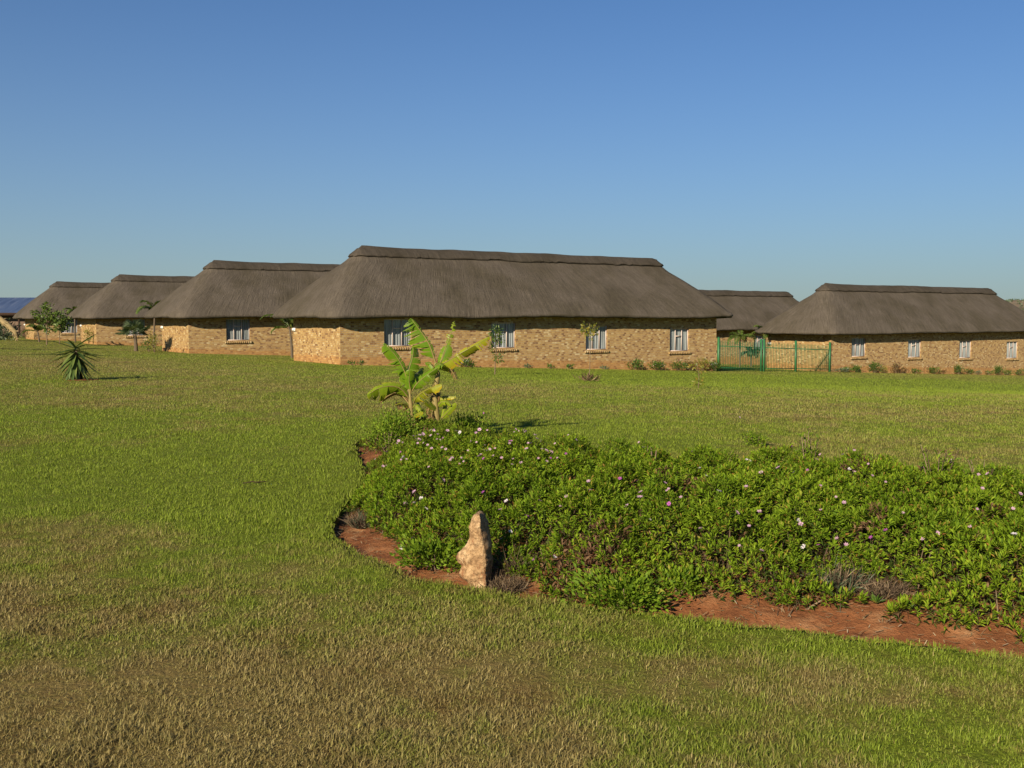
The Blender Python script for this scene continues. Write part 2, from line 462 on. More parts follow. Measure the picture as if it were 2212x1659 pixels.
# ------------------------------------------------------------------ lawn sheet
def axis(lo, hi, step, far_lo, far_hi, grow=1.12):
    a = list(np.arange(lo, hi + 1e-6, step))
    s = step; x = lo
    while x > far_lo: s *= grow; x -= s; a.insert(0, x)
    s = step; x = hi
    while x < far_hi: s *= grow; x += s; a.append(x)
    return np.array(a)
xs = axis(-2.6, 6.9, 0.05, -3000, 3000); ys = axis(3.2, 15.0, 0.05, -60, 5200, 1.10)
GX, GY = np.meshgrid(xs, ys)
bd = bed_d(GX, GY)
GZ = terr(GX, GY) + 0.012 * (fbm(GX * 1.3, GY * 1.3, 5, 3) - 0.5) * (np.abs(GY) < 90)
GZ -= 0.30 * sstep(bd, 0.0, 0.06)
nx, ny = len(xs), len(ys)
idx = np.arange(nx * ny).reshape(ny, nx)
quads = np.stack([idx[:-1, :-1], idx[:-1, 1:], idx[1:, 1:], idx[1:, :-1]], -1).reshape(-1, 4)
lawn = mesh_np('lawn', np.stack([GX, GY, GZ], -1).reshape(-1, 3), quads, M['lawn'], smooth=True,
               attrs={'dry': dryness(GX, GY).ravel(), 'soil': sstep(bd, 0.0, 0.03).ravel()})
tag(lawn, kind='structure')

# soil sheet of the bed
sx_ = np.arange(-2.6, 7.6, 0.025); sy_ = np.arange(3.2, 15.0, 0.025)
SX, SY = np.meshgrid(sx_, sy_)
sd = bed_d(SX, SY)
def soil_z(X, Y, d=None):
    if d is None: d = bed_d(X, Y)
    return terr(X, Y) - 0.075 + 0.13 * sstep(d, 0.05, 0.7) + 0.045 * (fbm(np.asarray(X) * 3.1, np.asarray(Y) * 3.1, 21, 4) - 0.5) + 0.035 * (fbm(np.asarray(X) * 11, np.asarray(Y) * 11, 25, 3) - 0.5) + 0.022 * (np.clip(vnoise(np.asarray(X) * 24, np.asarray(Y) * 24, 27), .6, 1) - .6)
SZ = soil_z(SX, SY, sd)
keep = sd > -0.06
SZ = np.where(sd < 0.0, SZ - 0.06, SZ)
n2y, n2x = SX.shape
idx = np.arange(n2x * n2y).reshape(n2y, n2x)
q = np.stack([idx[:-1, :-1], idx[:-1, 1:], idx[1:, 1:], idx[1:, :-1]], -1).reshape(-1, 4)
kk = keep.ravel()[q].all(1)
q = q[kk]
used = np.unique(q); remap = np.zeros(n2x * n2y, int); remap[used] = np.arange(len(used))
soil = mesh_np('soil', np.stack([SX, SY, SZ], -1).reshape(-1, 3)[used], remap[q], M['soil'], smooth=True)
tag(soil, kind='structure')

# ------------------------------------------------------------------ distant hills
def make_hills():
    t = NT('dry_hillside')
    pos = t.n('NewGeometry').outputs['Position']
    k = t.noise(t.mapping(pos, (0.012, 0.004, 0.06)), 1.0, 5, 0.65)
    c = t.ramp(k, [(0.35, (0.115, 0.110, 0.060)), (0.5, (0.20, 0.15, 0.095)), (0.62, (0.26, 0.20, 0.135)), (0.75, (0.12, 0.12, 0.065))])
    m = t.done(t.principled(c, 0.95, 0.05))
    ths = np.linspace(R(-32), R(34), 160); rs = np.linspace(620, 1700, 24)
    T, Rr = np.meshgrid(ths, rs)
    X = Rr * np.sin(T); Y = Rr * np.cos(T)
    prof = 0.55 + 0.35 * fbm(T * 5 + 9, T * 0, 31, 3)
    prof = prof + 0.25 * sstep(T, R(20), R(27))
    Z = -2.2 + 26 * prof * sstep(Rr, 620, 1500) ** 0.8 - 25 * sstep(Rr, 1550, 1700)
    idx = np.arange(X.size).reshape(X.shape)
    q = np.stack([idx[:-1, :-1], idx[:-1, 1:], idx[1:, 1:], idx[1:, :-1]], -1).reshape(-1, 4)
    o = mesh_np('hills', np.stack([X, Y, Z], -1).reshape(-1, 3), q, m, smooth=True)
    tag(o, kind='structure')
    # scattered bush over the hillside, far too many and small to count
    V = []; Fc = []
    r2 = np.random.default_rng(5)
    for _ in range(420):
        a = r2.uniform(R(18), R(33)) if r2.random() < 0.8 else r2.uniform(R(-30), R(18)); rr = r2.uniform(800, 1500)
        i = int((a - ths[0]) / (ths[1] - ths[0])); j = int((rr - rs[0]) / (rs[1] - rs[0]))
        x, y, z = X[j, i], Y[j, i], Z[j, i]
        x += r2.uniform(-6, 6)
        h = r2.uniform(0.5, 1.8); ww = r2.uniform(1.5, 6)
        for _k in range(16):
            c = np.array([x + r2.normal(0, ww * 0.5), y + r2.normal(0, ww * .5), z + h * r2.uniform(0.0, 1.0)])
            b = len(V); s = r2.uniform(0.4, 0.9)
            d1 = r2.normal(0, 1, 3); d1 /= np.linalg.norm(d1); d2 = np.cross(d1, r2.normal(0, 1, 3)); d2 /= np.linalg.norm(d2)
            V += [c - d1 * s - d2 * s * .6, c + d1 * s - d2 * s * .6, c + d1 * s + d2 * s * .6, c - d1 * s + d2 * s * .6]; Fc.append((b, b + 1, b + 2, b + 3))
    o = mesh_np('hillside_bush', np.array(V), Fc, M['leaf_grey'])
    tag(o, 'dark scrub scattered over the distant brown hillside', 'scrub', kind='stuff')
make_hills()

# ------------------------------------------------------------------ thatched houses
PHI = math.atan2(0.549, 0.836)
DX = Vector((math.cos(PHI), math.sin(PHI), 0)); NX = Vector((-math.sin(PHI), math.cos(PHI), 0))
GRADE = 0.035            # the ground falls this much per metre along a house
W = 5.4

def rrect(l0, l1, w0, w1, rad, nl, nw, nc):
    """rounded rectangle outline, counter clockwise from the front-left corner"""
    rad = max(0.002, min(rad, (l1 - l0) / 2 - 0.001, (w1 - w0) / 2 - 0.001))
    pts = []
    def seg(a, b, n):
        for k in range(n): pts.append(lerp(np.array(a), np.array(b), k / n))
    def arc(cx, cy, a0, n):
        for k in range(n):
            a = a0 + (math.pi / 2) * k / n
            pts.append(np.array((cx + rad * math.cos(a), cy + rad * math.sin(a))))
    arc(l0 + rad, w0 + rad, math.pi, nc); seg((l0 + rad, w0), (l1 - rad, w0), nl)
    arc(l1 - rad, w0 + rad, -math.pi / 2, nc); seg((l1, w0 + rad), (l1, w1 - rad), nw)
    arc(l1 - rad, w1 - rad, 0, nc); seg((l1 - rad, w1), (l0 + rad, w1), nl)
    arc(l0 + rad, w1 - rad, math.pi / 2, nc); seg((l0, w1 - rad), (l0, w0 + rad), nw)
    return np.array(pts)

def roof_rings(L, og, of, eave, ridge, inset, ts, off=0.0, nl=90, nw=22, nc=12):
    rings = []
    for t in ts:
        p = t ** 1.16 * 0.97 + 0.03 * t
        l0 = lerp(-og, inset, p) - off; l1 = lerp(L + og, L - inset, p) + off
        w0 = lerp(-of, W / 2 - 0.03, p) - off; w1 = lerp(W + of, W / 2 + 0.03, p) + off
        rad = lerp(0.85, 0.8, t) if t < 0.97 else 0.03
        rad = min(rad, (w1 - w0) / 2 * 0.98)
        z = lerp(eave + 0.12, ridge, t) + off * 0.5
        pts = rrect(l0, l1, w0, w1, rad, nl, nw, nc)
        rings.append(np.column_stack([pts, np.full(len(pts), z)]))
    return rings

def rings_to_mesh(name, rings, mats, parent, closed_v=None):
    n = len(rings[0]); m = len(rings)
    V = np.concatenate(rings)
    base = rings[1]
    per = np.concatenate([[0], np.cumsum(np.linalg.norm(np.diff(np.vstack([base, base[:1]]), axis=0), axis=1))])
    sl = np.zeros((m, n))
    for i in range(1, m): sl[i] = sl[i - 1] + np.linalg.norm(rings[i] - rings[i - 1], axis=1)
    F_, UV = [], []
    for i in range(m - 1):
        for k in range(n):
            k2 = (k + 1) % n
            F_.append((i * n + k, i * n + k2, (i + 1) * n + k2, (i + 1) * n + k))
            UV += [(per[k], sl[i][k]), (per[k + 1], sl[i][k2]), (per[k + 1], sl[i + 1][k2]), (per[k], sl[i + 1][k])]
    return mesh_np(name, V, F_, mats, parent, uv=np.array(UV), smooth=True)

def make_house(L, eave, win_l, win_sill, seed, inset=2.27, lamp_h=None):
    root = empty('thatched_house', (0, 0, 0), PHI)
    r = np.random.default_rng(seed)
    # --- walls: front with openings, three plain faces
    WW, WH = 1.38, 1.22
    top = eave + 0.40
    V, Fc, UV = [], [], []
    def quad(ps, uvs):
        b = len(V); V.extend(ps); Fc.append((b, b + 1, b + 2, b + 3)); UV.extend(uvs)
    def front(l0, l1, z0a, z0b, z1a, z1b):
        quad([(l0, 0, z0a), (l1, 0, z0b), (l1, 0, z1b), (l0, 0, z1a)], [(l0, z0a), (l1, z0b), (l1, z1b), (l0, z1a)])
    edges = [0.0]
    for l in win_l: edges += [l - WW / 2, l + WW / 2]
    edges.append(L)
    zb = -1.6
    for k in range(0, len(edges) - 1, 2): front(edges[k], edges[k + 1], zb, zb, top, top)
    for l, s in zip(win_l, win_sill):
        a, b2 = l - WW / 2, l + WW / 2
        s0, s1 = s, min(s + WH, top - 0.03)
        front(a, b2, zb, zb, s0, s0); front(a, b2, s1, s1, top, top)
        D = 0.13
        quad([(a, 0, s0), (a, D, s0), (a, D, s1), (a, 0, s1)], [(0, s0), (D, s0), (D, s1), (0, s1)])
        quad([(b2, 0, s1), (b2, D, s1), (b2, D, s0), (b2, 0, s0)], [(0, s1), (D, s1), (D, s0), (0, s0)])
        quad([(a, 0, s1), (a, D, s1), (b2, D, s1), (b2, 0, s1)], [(a, 0), (a, D), (b2, D), (b2, 0)])
        quad([(a, 0, s0), (b2, 0, s0), (b2, D, s0), (a, D, s0)], [(a, 0), (b2, 0), (b2, D), (a, D)])
    quad([(0, W, zb), (0, 0, zb), (0, 0, top), (0, W, top)], [(50 - W, zb), (50, zb), (50, top), (50 - W, top)])
    quad([(L, 0, zb), (L, W, zb), (L, W, top), (L, 0, top)], [(80, zb), (80 + W, zb), (80 + W, top), (80, top)])
    quad([(L, W, zb), (0, W, zb), (0, W, top), (L, W, top)], [(120, zb), (120 + L, zb), (120 + L, top), (120, top)])
    mesh_np('wall', np.array(V), Fc, M['brick'], root, uv=np.array(UV))
    # --- roof
    og, of = 1.02, 0.74
    ridge = eave + 3.24
    ts = np.concatenate([[0, 0.012, 0.03, 0.06, 0.10], np.linspace(0.15, 1.0, 24)])
    main = roof_rings(L, og, of, eave, ridge, inset, ts)
    lip = roof_rings(L, og - 0.07, of - 0.07, eave - 0.12, ridge, inset, [0])[0]
    und = roof_rings(L, -0.05, -0.05, eave + 0.20, ridge, inset, [0])[0]
    rings = [und, lip] + main
    n = len(lip); kk = np.arange(n)
    # sag along the ridge and unevenness of the coat
    out = []
    for i, g in enumerate(rings):
        g = g.copy()
        x, y, z = g[:, 0], g[:, 1], g[:, 2]
        u = kk / n * 60
        amp = 0.05 if i >= 2 else 0.0
        low = fbm(x * 0.55 + seed, (y + z * 1.3) * 0.55, seed, 3) - 0.5
        g[:, 2] += low * amp * 2
        fine = vnoise(u * 2.2, np.full(n, i * 0.7), seed + 3) - 0.5
        if 1 <= i <= 4: g[:, 2] += fine * 0.05 + (vnoise(u * 7, u * 0 + i * .2, seed + 9) - 0.5) * 0.03 + (vnoise(u * 0.35, u * 0, seed + 4) - 0.5) * 0.10
        out.append(g)
    out.append(np.column_stack([np.clip(out[-1][:, 0], inset, L - inset), np.full(n, W / 2), out[-1][:, 2] + 0.01]))
    roof = rings_to_mesh('roof', out, M['thatch'], root)
    # --- ridge cap
    t0 = 0.868
    cap = []
    wob = (vnoise(kk / n * 260, kk * 0, seed + 6) - 0.5)
    sagn = (fbm(kk / n * 14, kk * 0, seed + 8, 2) - 0.5)
    for t, off in ((t0 + 0.012, 0.0), (t0, 0.015), (t0, 0.085), (t0 + 0.02, 0.105), (0.92, 0.105), (0.96, 0.10), (0.985, 0.085), (1.0, 0.06)):
        g = roof_rings(L, og, of, eave, ridge, inset, [t], off)[0]
        if t < 0.90: g[:, 2] += wob * 0.085 + sagn * 0.05
        x, y, z = g[:, 0], g[:, 1], g[:, 2]
        g[:, 2] += (fbm(x * 0.55 + seed, (y + z * 1.3) * 0.55, seed, 3) - 0.5) * 0.10
        cap.append(g)
    endk = np.exp(-((cap[-1][:, 0] - inset) / 0.8) ** 2) * 0.07
    cap.append(np.column_stack([np.clip(cap[-1][:, 0], inset + .05, L - inset - .05), np.full(n, W / 2), cap[-1][:, 2] + 0.045 + endk]))
    rings_to_mesh('ridge_cap', cap, M['cap'], roof)
    # --- windows
    for l, s in zip(win_l, win_sill):
        a, b2 = l - WW / 2, l + WW / 2
        s0, s1 = s, min(s + WH, top - 0.03)
        f = MB(); y0, y1 = 0.075, 0.115; t = 0.045
        f.box(a + .002, a + t, y0, y1, s0 + .002, s1 - .002); f.box(b2 - t, b2 - .002, y0, y1, s0 + .002, s1 - .002)
        f.box(a + t, b2 - t, y0, y1, s0 + .002, s0 + t); f.box(a + t, b2 - t, y0, y1, s1 - t, s1 - .002)
        m1, m2 = a + WW * 0.335, a + WW * 0.665; hm = s0 + (s1 - s0) * 0.66
        for mx in (m1, m2): f.box(mx - 0.022, mx + 0.022, y0 + .003, y1, s0 + t, s1 - t)
        f.box(m1 + 0.022, m2 - 0.022, y0 + .006, y1, hm - 0.022, hm + 0.022)
        fo = f.build('window', M['frame'], root)
        pn = MB(); pn.add([(a + .03, 0.100, s0 + .03), (b2 - .03, 0.100, s0 + .03), (b2 - .03, 0.100, s1 - .03), (a + .03, 0.100, s1 - .03)], [(0, 1, 2, 3)])
        pn.build('pane', M['glass'], fo)
        cu = MB(); nn = 72; ph = r.uniform(0, 6)
        vs = []
        for k in range(nn + 1):
            x = lerp(a + .004, b2 - .004, k / nn)
            yy = 0.160 + 0.015 * math.sin(k * 0.95 + ph + 0.8 * math.sin(k * 0.21)) + r.uniform(-.004, .004)
            vs += [(x, yy, s0 + .004), (x, yy, s1 - .004)]
        cu.add(vs, [(2 * k, 2 * k + 2, 2 * k + 3, 2 * k + 1) for k in range(nn)])
        cu.build('curtain', M['curtain'], fo, smooth=True)
        si = MB(); nb = 13
        for k in range(nb):
            x0 = lerp(a - 0.09, b2 + 0.09, k / nb); x1 = lerp(a - 0.09, b2 + 0.09, (k + 1) / nb) - 0.010
            j = r.uniform(-.006, .006)
            si.add([(x0, -0.075 + j, s0 - 0.155), (x1, -0.075 + j, s0 - 0.155), (x1, -0.075 + j, s0 - 0.075), (x0, -0.075 + j, s0 - 0.075), (x0, 0.074, s0 - .155), (x1, 0.074, s0 - .155), (x1, 0.074, s0 + .004), (x0, 0.074, s0 + .004)],
                   [(0, 1, 2, 3), (3, 2, 6, 7), (0, 3, 7, 4), (1, 5, 6, 2), (0, 4, 5, 1)])
        si.box(a - 0.088, b2 + 0.078, -0.060, 0.07, s0 - 0.150, s0 - 0.088)
        sv = np.array(si.v)
        mesh_np('sill', sv, si.f, M['brick'], fo, uv=np.column_stack([sv[:, 0] * 1.0, sv[:, 1] * 2 + sv[:, 2]]))
    if lamp_h is not None:
        b = MB()
        b.box(-0.075, -0.004, W - 0.33, W - 0.06, lamp_h, lamp_h + 0.15); b.box(-0.115, -0.075, W - 0.29, W - 0.10, lamp_h + .03, lamp_h + 0.12)
        b.build('wall_lamp', M['white'], root)
    return root

GRP = 'thatched brick houses of the estate'
hA = make_house(22.3, 2.02, [2.79, 8.4, 14.0, 19.6], [0.76, 0.59, 0.42, 0.25], 3, lamp_h=1.40)
HOUSES = {}
def put(o, key, x, y, z, label, rz=0.0):
    o.location = (x, y, z); o.rotation_euler = (0, 0, PHI + rz); tag(o, label, 'house', GRP); HOUSES[key] = o
put(hA, 'main', -7.42, 45.0, -0.42, 'largest thatched brick house in the middle, its four windows facing the banana plant')
put(copy_tree(hA), 'second', -17.75, 57.2, -0.42, 'thatched house just left behind the middle one, small fan palm at its left corner')
put(copy_tree(hA), 'third', -30.3, 76.0, -0.46, 'thatched house second from the left, palm fronds against its roof')
put(copy_tree(hA), 'fourth', -41.4, 90.5, -0.48, 'farthest thatched house at the left edge beside the blue roof')
put(copy_tree(hA), 'back', 8.6, 77.6, -1.44, 'thatched house half hidden behind the green palisade fence')
hB = make_house(22.7, 2.26, [2.6, 8.2, 13.75, 19.3], [0.84, 0.68, 0.53, 0.39], 8, inset=2.38, lamp_h=1.55)
put(hB, 'right', 20.1, 65.6, -1.72, 'thatched brick house at the right edge, right of the green fence', rz=-0.02)

def wall_pt(key, px, off):
    """point on the ground in front of a house's front wall, seen at picture column px"""
    h = HOUSES[key]; a = h.rotation_euler[2]
    d = Vector((math.cos(a), math.sin(a), 0)); n = Vector((math.sin(a), -math.cos(a), 0))
    o = Vector((h.location.x, h.location.y, 0)) + n * off
    r = ray(px, HZ); k = r[0] / r[1]
    l = (k * o.y - o.x) / (d.x - k * d.y)
    p = o + d * l
    return Vector((p.x, p.y, float(terr(p.x, p.y))))

# blue-roofed building far left
def blue_building():
    root = empty('blue_roofed_building', (0, 0, 0))
    tag(root, 'low building with blue metal roof at the left edge', 'building')
    Y0 = 112.0
    a = at(-160, 676, Y0); b = at(112, 676, Y0); z0 = a.z; zt = at(0, 643, Y0 + 5.5).z
    t = NT('blue_metal_roof')
    ob = t.n('TexCoord').outputs['Object']
    k = t.noise(t.mapping(ob, (3.0, 0.4, 0.4)), 1.0, 4)
    c = t.ramp(k, [(0.3, (0.035, 0.058, 0.125)), (0.55, (0.060, 0.090, 0.170)), (0.8, (0.12, 0.14, 0.20))])
    bm_ = t.done(t.principled(c, 0.5, 0.4))
    m = MB(); n = 150
    vs = []
    for k in range(n + 1):
        x = lerp(a.x, b.x, k / n); dz = 0.03 if k % 2 else 0
        vs += [(x, Y0, z0 + dz), (x, Y0 + 5.5, zt + dz)]
    m.add(vs, [(2 * k, 2 * k + 2, 2 * k + 3, 2 * k + 1) for k in range(n)])
    m.add([(a.x, Y0 + 5.5, zt), (b.x, Y0 + 5.5, zt), (b.x, Y0 + 11, z0), (a.x, Y0 + 11, z0)], [(0, 1, 2, 3)])
    m.build('roof', bm_, root)
    f = MB(); f.box(a.x, b.x, Y0 - 0.06, Y0 - 0.003, z0 - 0.28, z0 + 0.02); f.build('fascia', M['dark'], root)
    wl = MB(); g = -1.2
    wl.box(a.x + .4, b.x - .4, Y0 + 1.3, Y0 + 9.7, g, z0 - 0.03); wl.build('wall', M['shaded_plaster'], root)
    for k in range(5):
        x = lerp(a.x + .5, b.x - .5, k / 4)
        p = MB(); p.box(x - .08, x + .08, Y0 + .1, Y0 + .26, g, z0 - 0.02); p.build('post', M['dark'], root)
blue_building()

# ------------------------------------------------------------------ green palisade fence
def fence():
    A = HOUSES['main'].location + DX * 22.45 + Vector((0.0, -0.05, 0)); A = Vector((A.x, A.y, 0))
    B = Vector((HOUSES['right'].location.x, HOUSES['right'].location.y, 0)) + Vector((-0.12, -0.12, 0))
    A = wall_pt('main', 1553, 0.02); A = Vector((A.x, A.y, 0))
    root = empty('palisade_fence', (A.x, A.y, float(terr(A.x, A.y))))
    tag(root, 'green steel palisade fence closing the gap between two thatched houses', 'fence')
    k = [(p - A.x / A.y) for p in (0,)]
    def tpx(px):
        r = ray(px, HZ); q = r[0] / r[1]; d = B - A
        return (q * A.y - A.x) / (d.x - q * d.y)
    cuts = [0.0, tpx(1645), tpx(1651), tpx(1720), 1.0]
    d = (B - A); Ln = d.length; u = d.normalized(); nrm = Vector((u.y, -u.x, 0))
    H = 1.72
    def P(s, z, o=0.0):
        p = A + u * s + nrm * o
        g = float(terr(p.x, p.y))
        return Vector((p.x - A.x, p.y - A.y, g + z - root.location.z))
    def bar(m, s0, s1, z0, z1, o0, o1):
        vs = [P(s0, z0, o1), P(s1, z0, o1), P(s1, z0, o0), P(s0, z0, o0), P(s0, z1, o1), P(s1, z1, o1), P(s1, z1, o0), P(s0, z1, o0)]
        m.add(vs, [(0, 3, 2, 1), (4, 5, 6, 7), (0, 1, 5, 4), (1, 2, 6, 5), (2, 3, 7, 6), (3, 0, 4, 7)])
    for c in cuts:
        m = MB(); s = c * Ln
        w_ = 0.055
        bar(m, s - w_, s + w_, -0.2, H + 0.12, -0.05, 0.05)
        m.add([P(s - w_, H + .121, -.05), P(s + w_, H + .121, -.05), P(s + w_, H + .121, .05), P(s - w_, H + .121, .05), P(s, H + .18, 0)], [(0, 1, 4), (1, 2, 4), (2, 3, 4), (3, 0, 4)])
        m.build('post', M['green_steel'], root)
    for a, b in ((cuts[0], cuts[1]), (cuts[2], cuts[3]), (cuts[3], cuts[4])):
        m = MB(); s0, s1 = a * Ln + 0.06, b * Ln - 0.06
        bar(m, s0, s1, 0.16, 0.21, -0.02, 0.02); bar(m, s0, s1, H - 0.36, H - 0.31, -0.02, 0.02)
        n = max(4, int((s1 - s0) / 0.16))
        for k in range(n):
            s = lerp(s0, s1, (k + 0.5) / n); ww = 0.022
            bar(m, s - ww, s + ww, 0.04, H - 0.09, 0.021, 0.030)
            m.add([P(s - ww, H - .09, .024), P(s + ww, H - .09, .024), P(s, H, .024), P(s - ww, H - .09, .029), P(s + ww, H - .09, .029), P(s, H, .029)], [(0, 1, 2), (5, 4, 3), (0, 2, 5, 3), (1, 4, 5, 2)])
        m.build('panel', M['green_steel'], root)
fence()

# ------------------------------------------------------------------ plants
def leaf_cloud(C, N, size, r, width=0.45, droop=0.0):
    """kite leaves at centres C with main axes N (n,3)"""
    n = len(C)
    N = N / (np.linalg.norm(N, axis=1, keepdims=True) + 1e-9)
    side = np.cross(N, r.normal(0, 1, (n, 3))); side /= (np.linalg.norm(side, axis=1, keepdims=True) + 1e-9)
    nor = np.cross(side, N)
    s = size * r.uniform(0.6, 1.25, (n, 1))
    tip = C + N * s; tip[:, 2] -= droop * s[:, 0]
    mid = C + N * s * 0.5
    a = mid + side * s * width * 0.5 + nor * s * 0.08; b = mid - side * s * width * 0.5 + nor * s * 0.08
    V = np.stack([C, a, tip, b], 1).reshape(-1, 3)
    i = np.arange(n) * 4
    Fq = np.concatenate([np.stack([i, i + 1, i + 2], 1), np.stack([i, i + 2, i + 3], 1)])
    return V, Fq

def shrub_mesh(name, h, wd, n, mat, seed, leaf=0.05, flowers=0):
    r = np.random.default_rng(seed)
    m = MB(); tips = []
    for k in range(9):
        a = r.uniform(0, 6.28); rad = r.uniform(0.2, 1) * wd * 0.42
        p = Vector((rad * math.cos(a), rad * math.sin(a), h * r.uniform(0.55, 0.95)))
        m.tube([(0, 0, -0.03), (p.x * 0.5, p.y * 0.5, p.z * 0.55), p], [0.008, 0.006, 0.003], 4)
        tips.append(np.array(p))
    T = np.array(tips)
    c = T[r.integers(0, len(T), n)] + r.normal(0, 1, (n, 3)) * np.array([wd * 0.14, wd * 0.14, h * 0.16])
    c[:, 2] = np.abs(c[:, 2] - 0.02) + 0.02
    lo = r.random(n) < 0.25
    c[lo] *= np.array([1, 1, 0.45])
    N = (c - np.array([0, 0, h * 0.2])) + r.normal(0, 0.5 * h, (n, 3)); N[:, 2] += 0.3 * h
    V, Fq = leaf_cloud(c, N, leaf, r)
    b = len(m.v)
    m.v += [tuple(v) for v in V]; m.f += [tuple(f + b) for f in Fq]; m.m += [1] * len(Fq)
    if flowers:
        c2 = T[r.integers(0, len(T), flowers)] + r.normal(0, 1, (flowers, 3)) * np.array([wd * .12, wd * .12, h * .08]) + np.array([0, 0, 0.03])
        V, Fq = leaf_cloud(np.repeat(c2, 5, 0), r.normal(0, 1, (flowers * 5, 3)), 0.035, r, 0.7)
        b = len(m.v); m.v += [tuple(v) for v in V]; m.f += [tuple(f + b) for f in Fq]; m.m += [2] * len(Fq)
    return m, [M['bark'], mat, M['petal_white']]

def make_petal(name, c0, c1):
    t = NT(name)
    r = t.n('NewGeometry').outputs['Random Per Island']
    c = t.mix(r, c0, c1)
    p = t.principled(c, 0.5, 0.2); tr = t.n('BsdfTranslucent', None, Color=c)
    mx = t.n('MixShader'); t.set(mx.inputs[0], 0.3); t.set(mx.inputs[1], p); t.set(mx.inputs[2], tr)
    return t.done(mx)
M['petal_white'] = make_petal('petal_white', (0.52, 0.46, 0.52), (0.74, 0.70, 0.72))
M['petal_pink'] = make_petal('petal_pink', (0.50, 0.27, 0.42), (0.68, 0.46, 0.58))
M['petal_purple'] = make_petal('petal_purple', (0.34, 0.07, 0.33), (0.50, 0.14, 0.46))
M['disc'] = plain_mat('flower_disc', (0.10, 0.05, 0.12), 0.7)

SH = 'shrubs along the house walls'
def shrub(p, h, wd, mat, seed, label, n=170, leaf=0.06, flowers=0, cat='shrub'):
    m, mats = shrub_mesh('shrub', h, wd, n, mat, seed, leaf, flowers)
    o = m.build('shrub', mats)
    o.location = p; o.rotation_euler = (0, 0, seed * 1.3)
    tag(o, label, cat, SH)
    return o

# main house, left to right
wall_shrubs = [
    ('main', 761, 0.15, 0.35, 'leaf', 'tiny green tuft at the wall just right of the near brick corner', 40, 0),
    ('main', 781, 0.14, 0.30, 'leaf', 'tiny green tuft at the wall below the leftmost window of the middle house', 40, 0),
    ('main', 1006, 0.28, 0.75, 'leaf', 'low dark shrub with white flowers, just right of the banana leaves', 170, 14),
    ('main', 1142, 0.16, 0.40, 'leaf_grey', 'small greyish tuft at the wall right of the leafy two-tier sapling', 60, 0),
    ('main', 1190, 0.17, 0.40, 'leaf', 'small green tuft at the wall between the second and third windows', 60, 0),
    ('main', 1232, 0.18, 0.38, 'leaf', 'small round tuft at the wall left of the bare-stemmed sapling', 60, 0),
    ('main', 1305, 0.14, 0.40, 'leaf_grey', 'tiny grey-green tuft at the wall right of the bare-stemmed sapling', 50, 0),
    ('main', 1372, 0.46, 0.72, 'leaf', 'round bright green shrub at the wall, left of its white-flowered neighbour', 260, 0),
    ('main', 1418, 0.40, 0.95, 'leaf', 'wide white-flowered shrub at the wall, left of the rightmost window of the middle house', 280, 12),
    ('main', 1466, 0.40, 0.85, 'leaf', 'low spreading shrub directly under the rightmost window of the middle house', 220, 0),
    ('main', 1492, 0.42, 0.80, 'leaf_red', 'reddish green shrub right of the rightmost window of the middle house', 220, 0),
    ('main', 1519, 0.62, 0.75, 'leaf_yellow', 'tall yellowish shrub near the right end of the middle house', 200, 0),
    ('main', 1545, 0.45, 0.85, 'leaf', 'dark green shrub at the foot of the left fence post', 260, 10),
    ('right', 1816, 0.18, 0.9, 'leaf_grey', 'low greyish patch beside the right fence post', 120, 0),
    ('right', 1834, 0.30, 0.9, 'leaf', 'low green shrub left of the first window of the right house', 180, 6),
    ('right', 1857, 0.42, 0.8, 'leaf', 'green shrub under the first window of the right house', 200, 0),
    ('right', 1891, 0.58, 0.95, 'leaf', 'largest bushy shrub at the right house, between its first two windows', 330, 5),
    ('right', 1913, 0.36, 0.45, 'leaf_yellow', 'thin yellowish shrub right of the largest bush at the right house', 70, 0),
    ('right', 1938, 0.58, 0.60, 'leaf_red', 'upright reddish brown shrub left of the second window of the right house', 160, 0),
    ('right', 1955, 0.32, 0.50, 'leaf_red', 'small reddish shrub beside the upright reddish brown one', 90, 0),
    ('right', 1982, 0.26, 0.60, 'leaf', 'low shrub with a white flower under the second window of the right house', 120, 3),
    ('right', 2022, 0.38, 0.80, 'leaf', 'round green shrub between the second and third windows of the right house', 220, 0),
    ('right', 2040, 0.20, 0.50, 'leaf_red', 'low brownish tuft right of the round green shrub at the right house', 70, 0),
    ('right', 2075, 0.55, 0.75, 'leaf', 'pointed green shrub under the third window of the right house', 220, 4),
    ('right', 2098, 0.30, 0.55, 'leaf', 'small round shrub right of the pointed one under the third window', 130, 0),
    ('right', 2116, 0.24, 0.50, 'leaf_grey', 'faint grey-green tuft between the third and fourth windows of the right house', 70, 0),
    ('right', 2140, 0.26, 0.55, 'leaf', 'low flowering tuft left of the rightmost window of the right house', 90, 5),
    ('right', 2163, 0.58, 0.85, 'leaf', 'bushy green shrub left below the rightmost window of the right house', 260, 0),
    ('right', 2181, 0.30, 0.60, 'leaf', 'low shrub right below the rightmost window of the right house', 120, 0),
    ('right', 2208, 0.36, 0.60, 'leaf', 'shrub at the wall cut by the right edge of the picture', 140, 3),
]
for i, (hk, px, h, wd, mt, lb, n, fl) in enumerate(wall_shrubs):
    shrub(wall_pt(hk, px, 0.40), h, wd, M[mt], 100 + i, lb, int(n * 1.7), 0.095, fl)

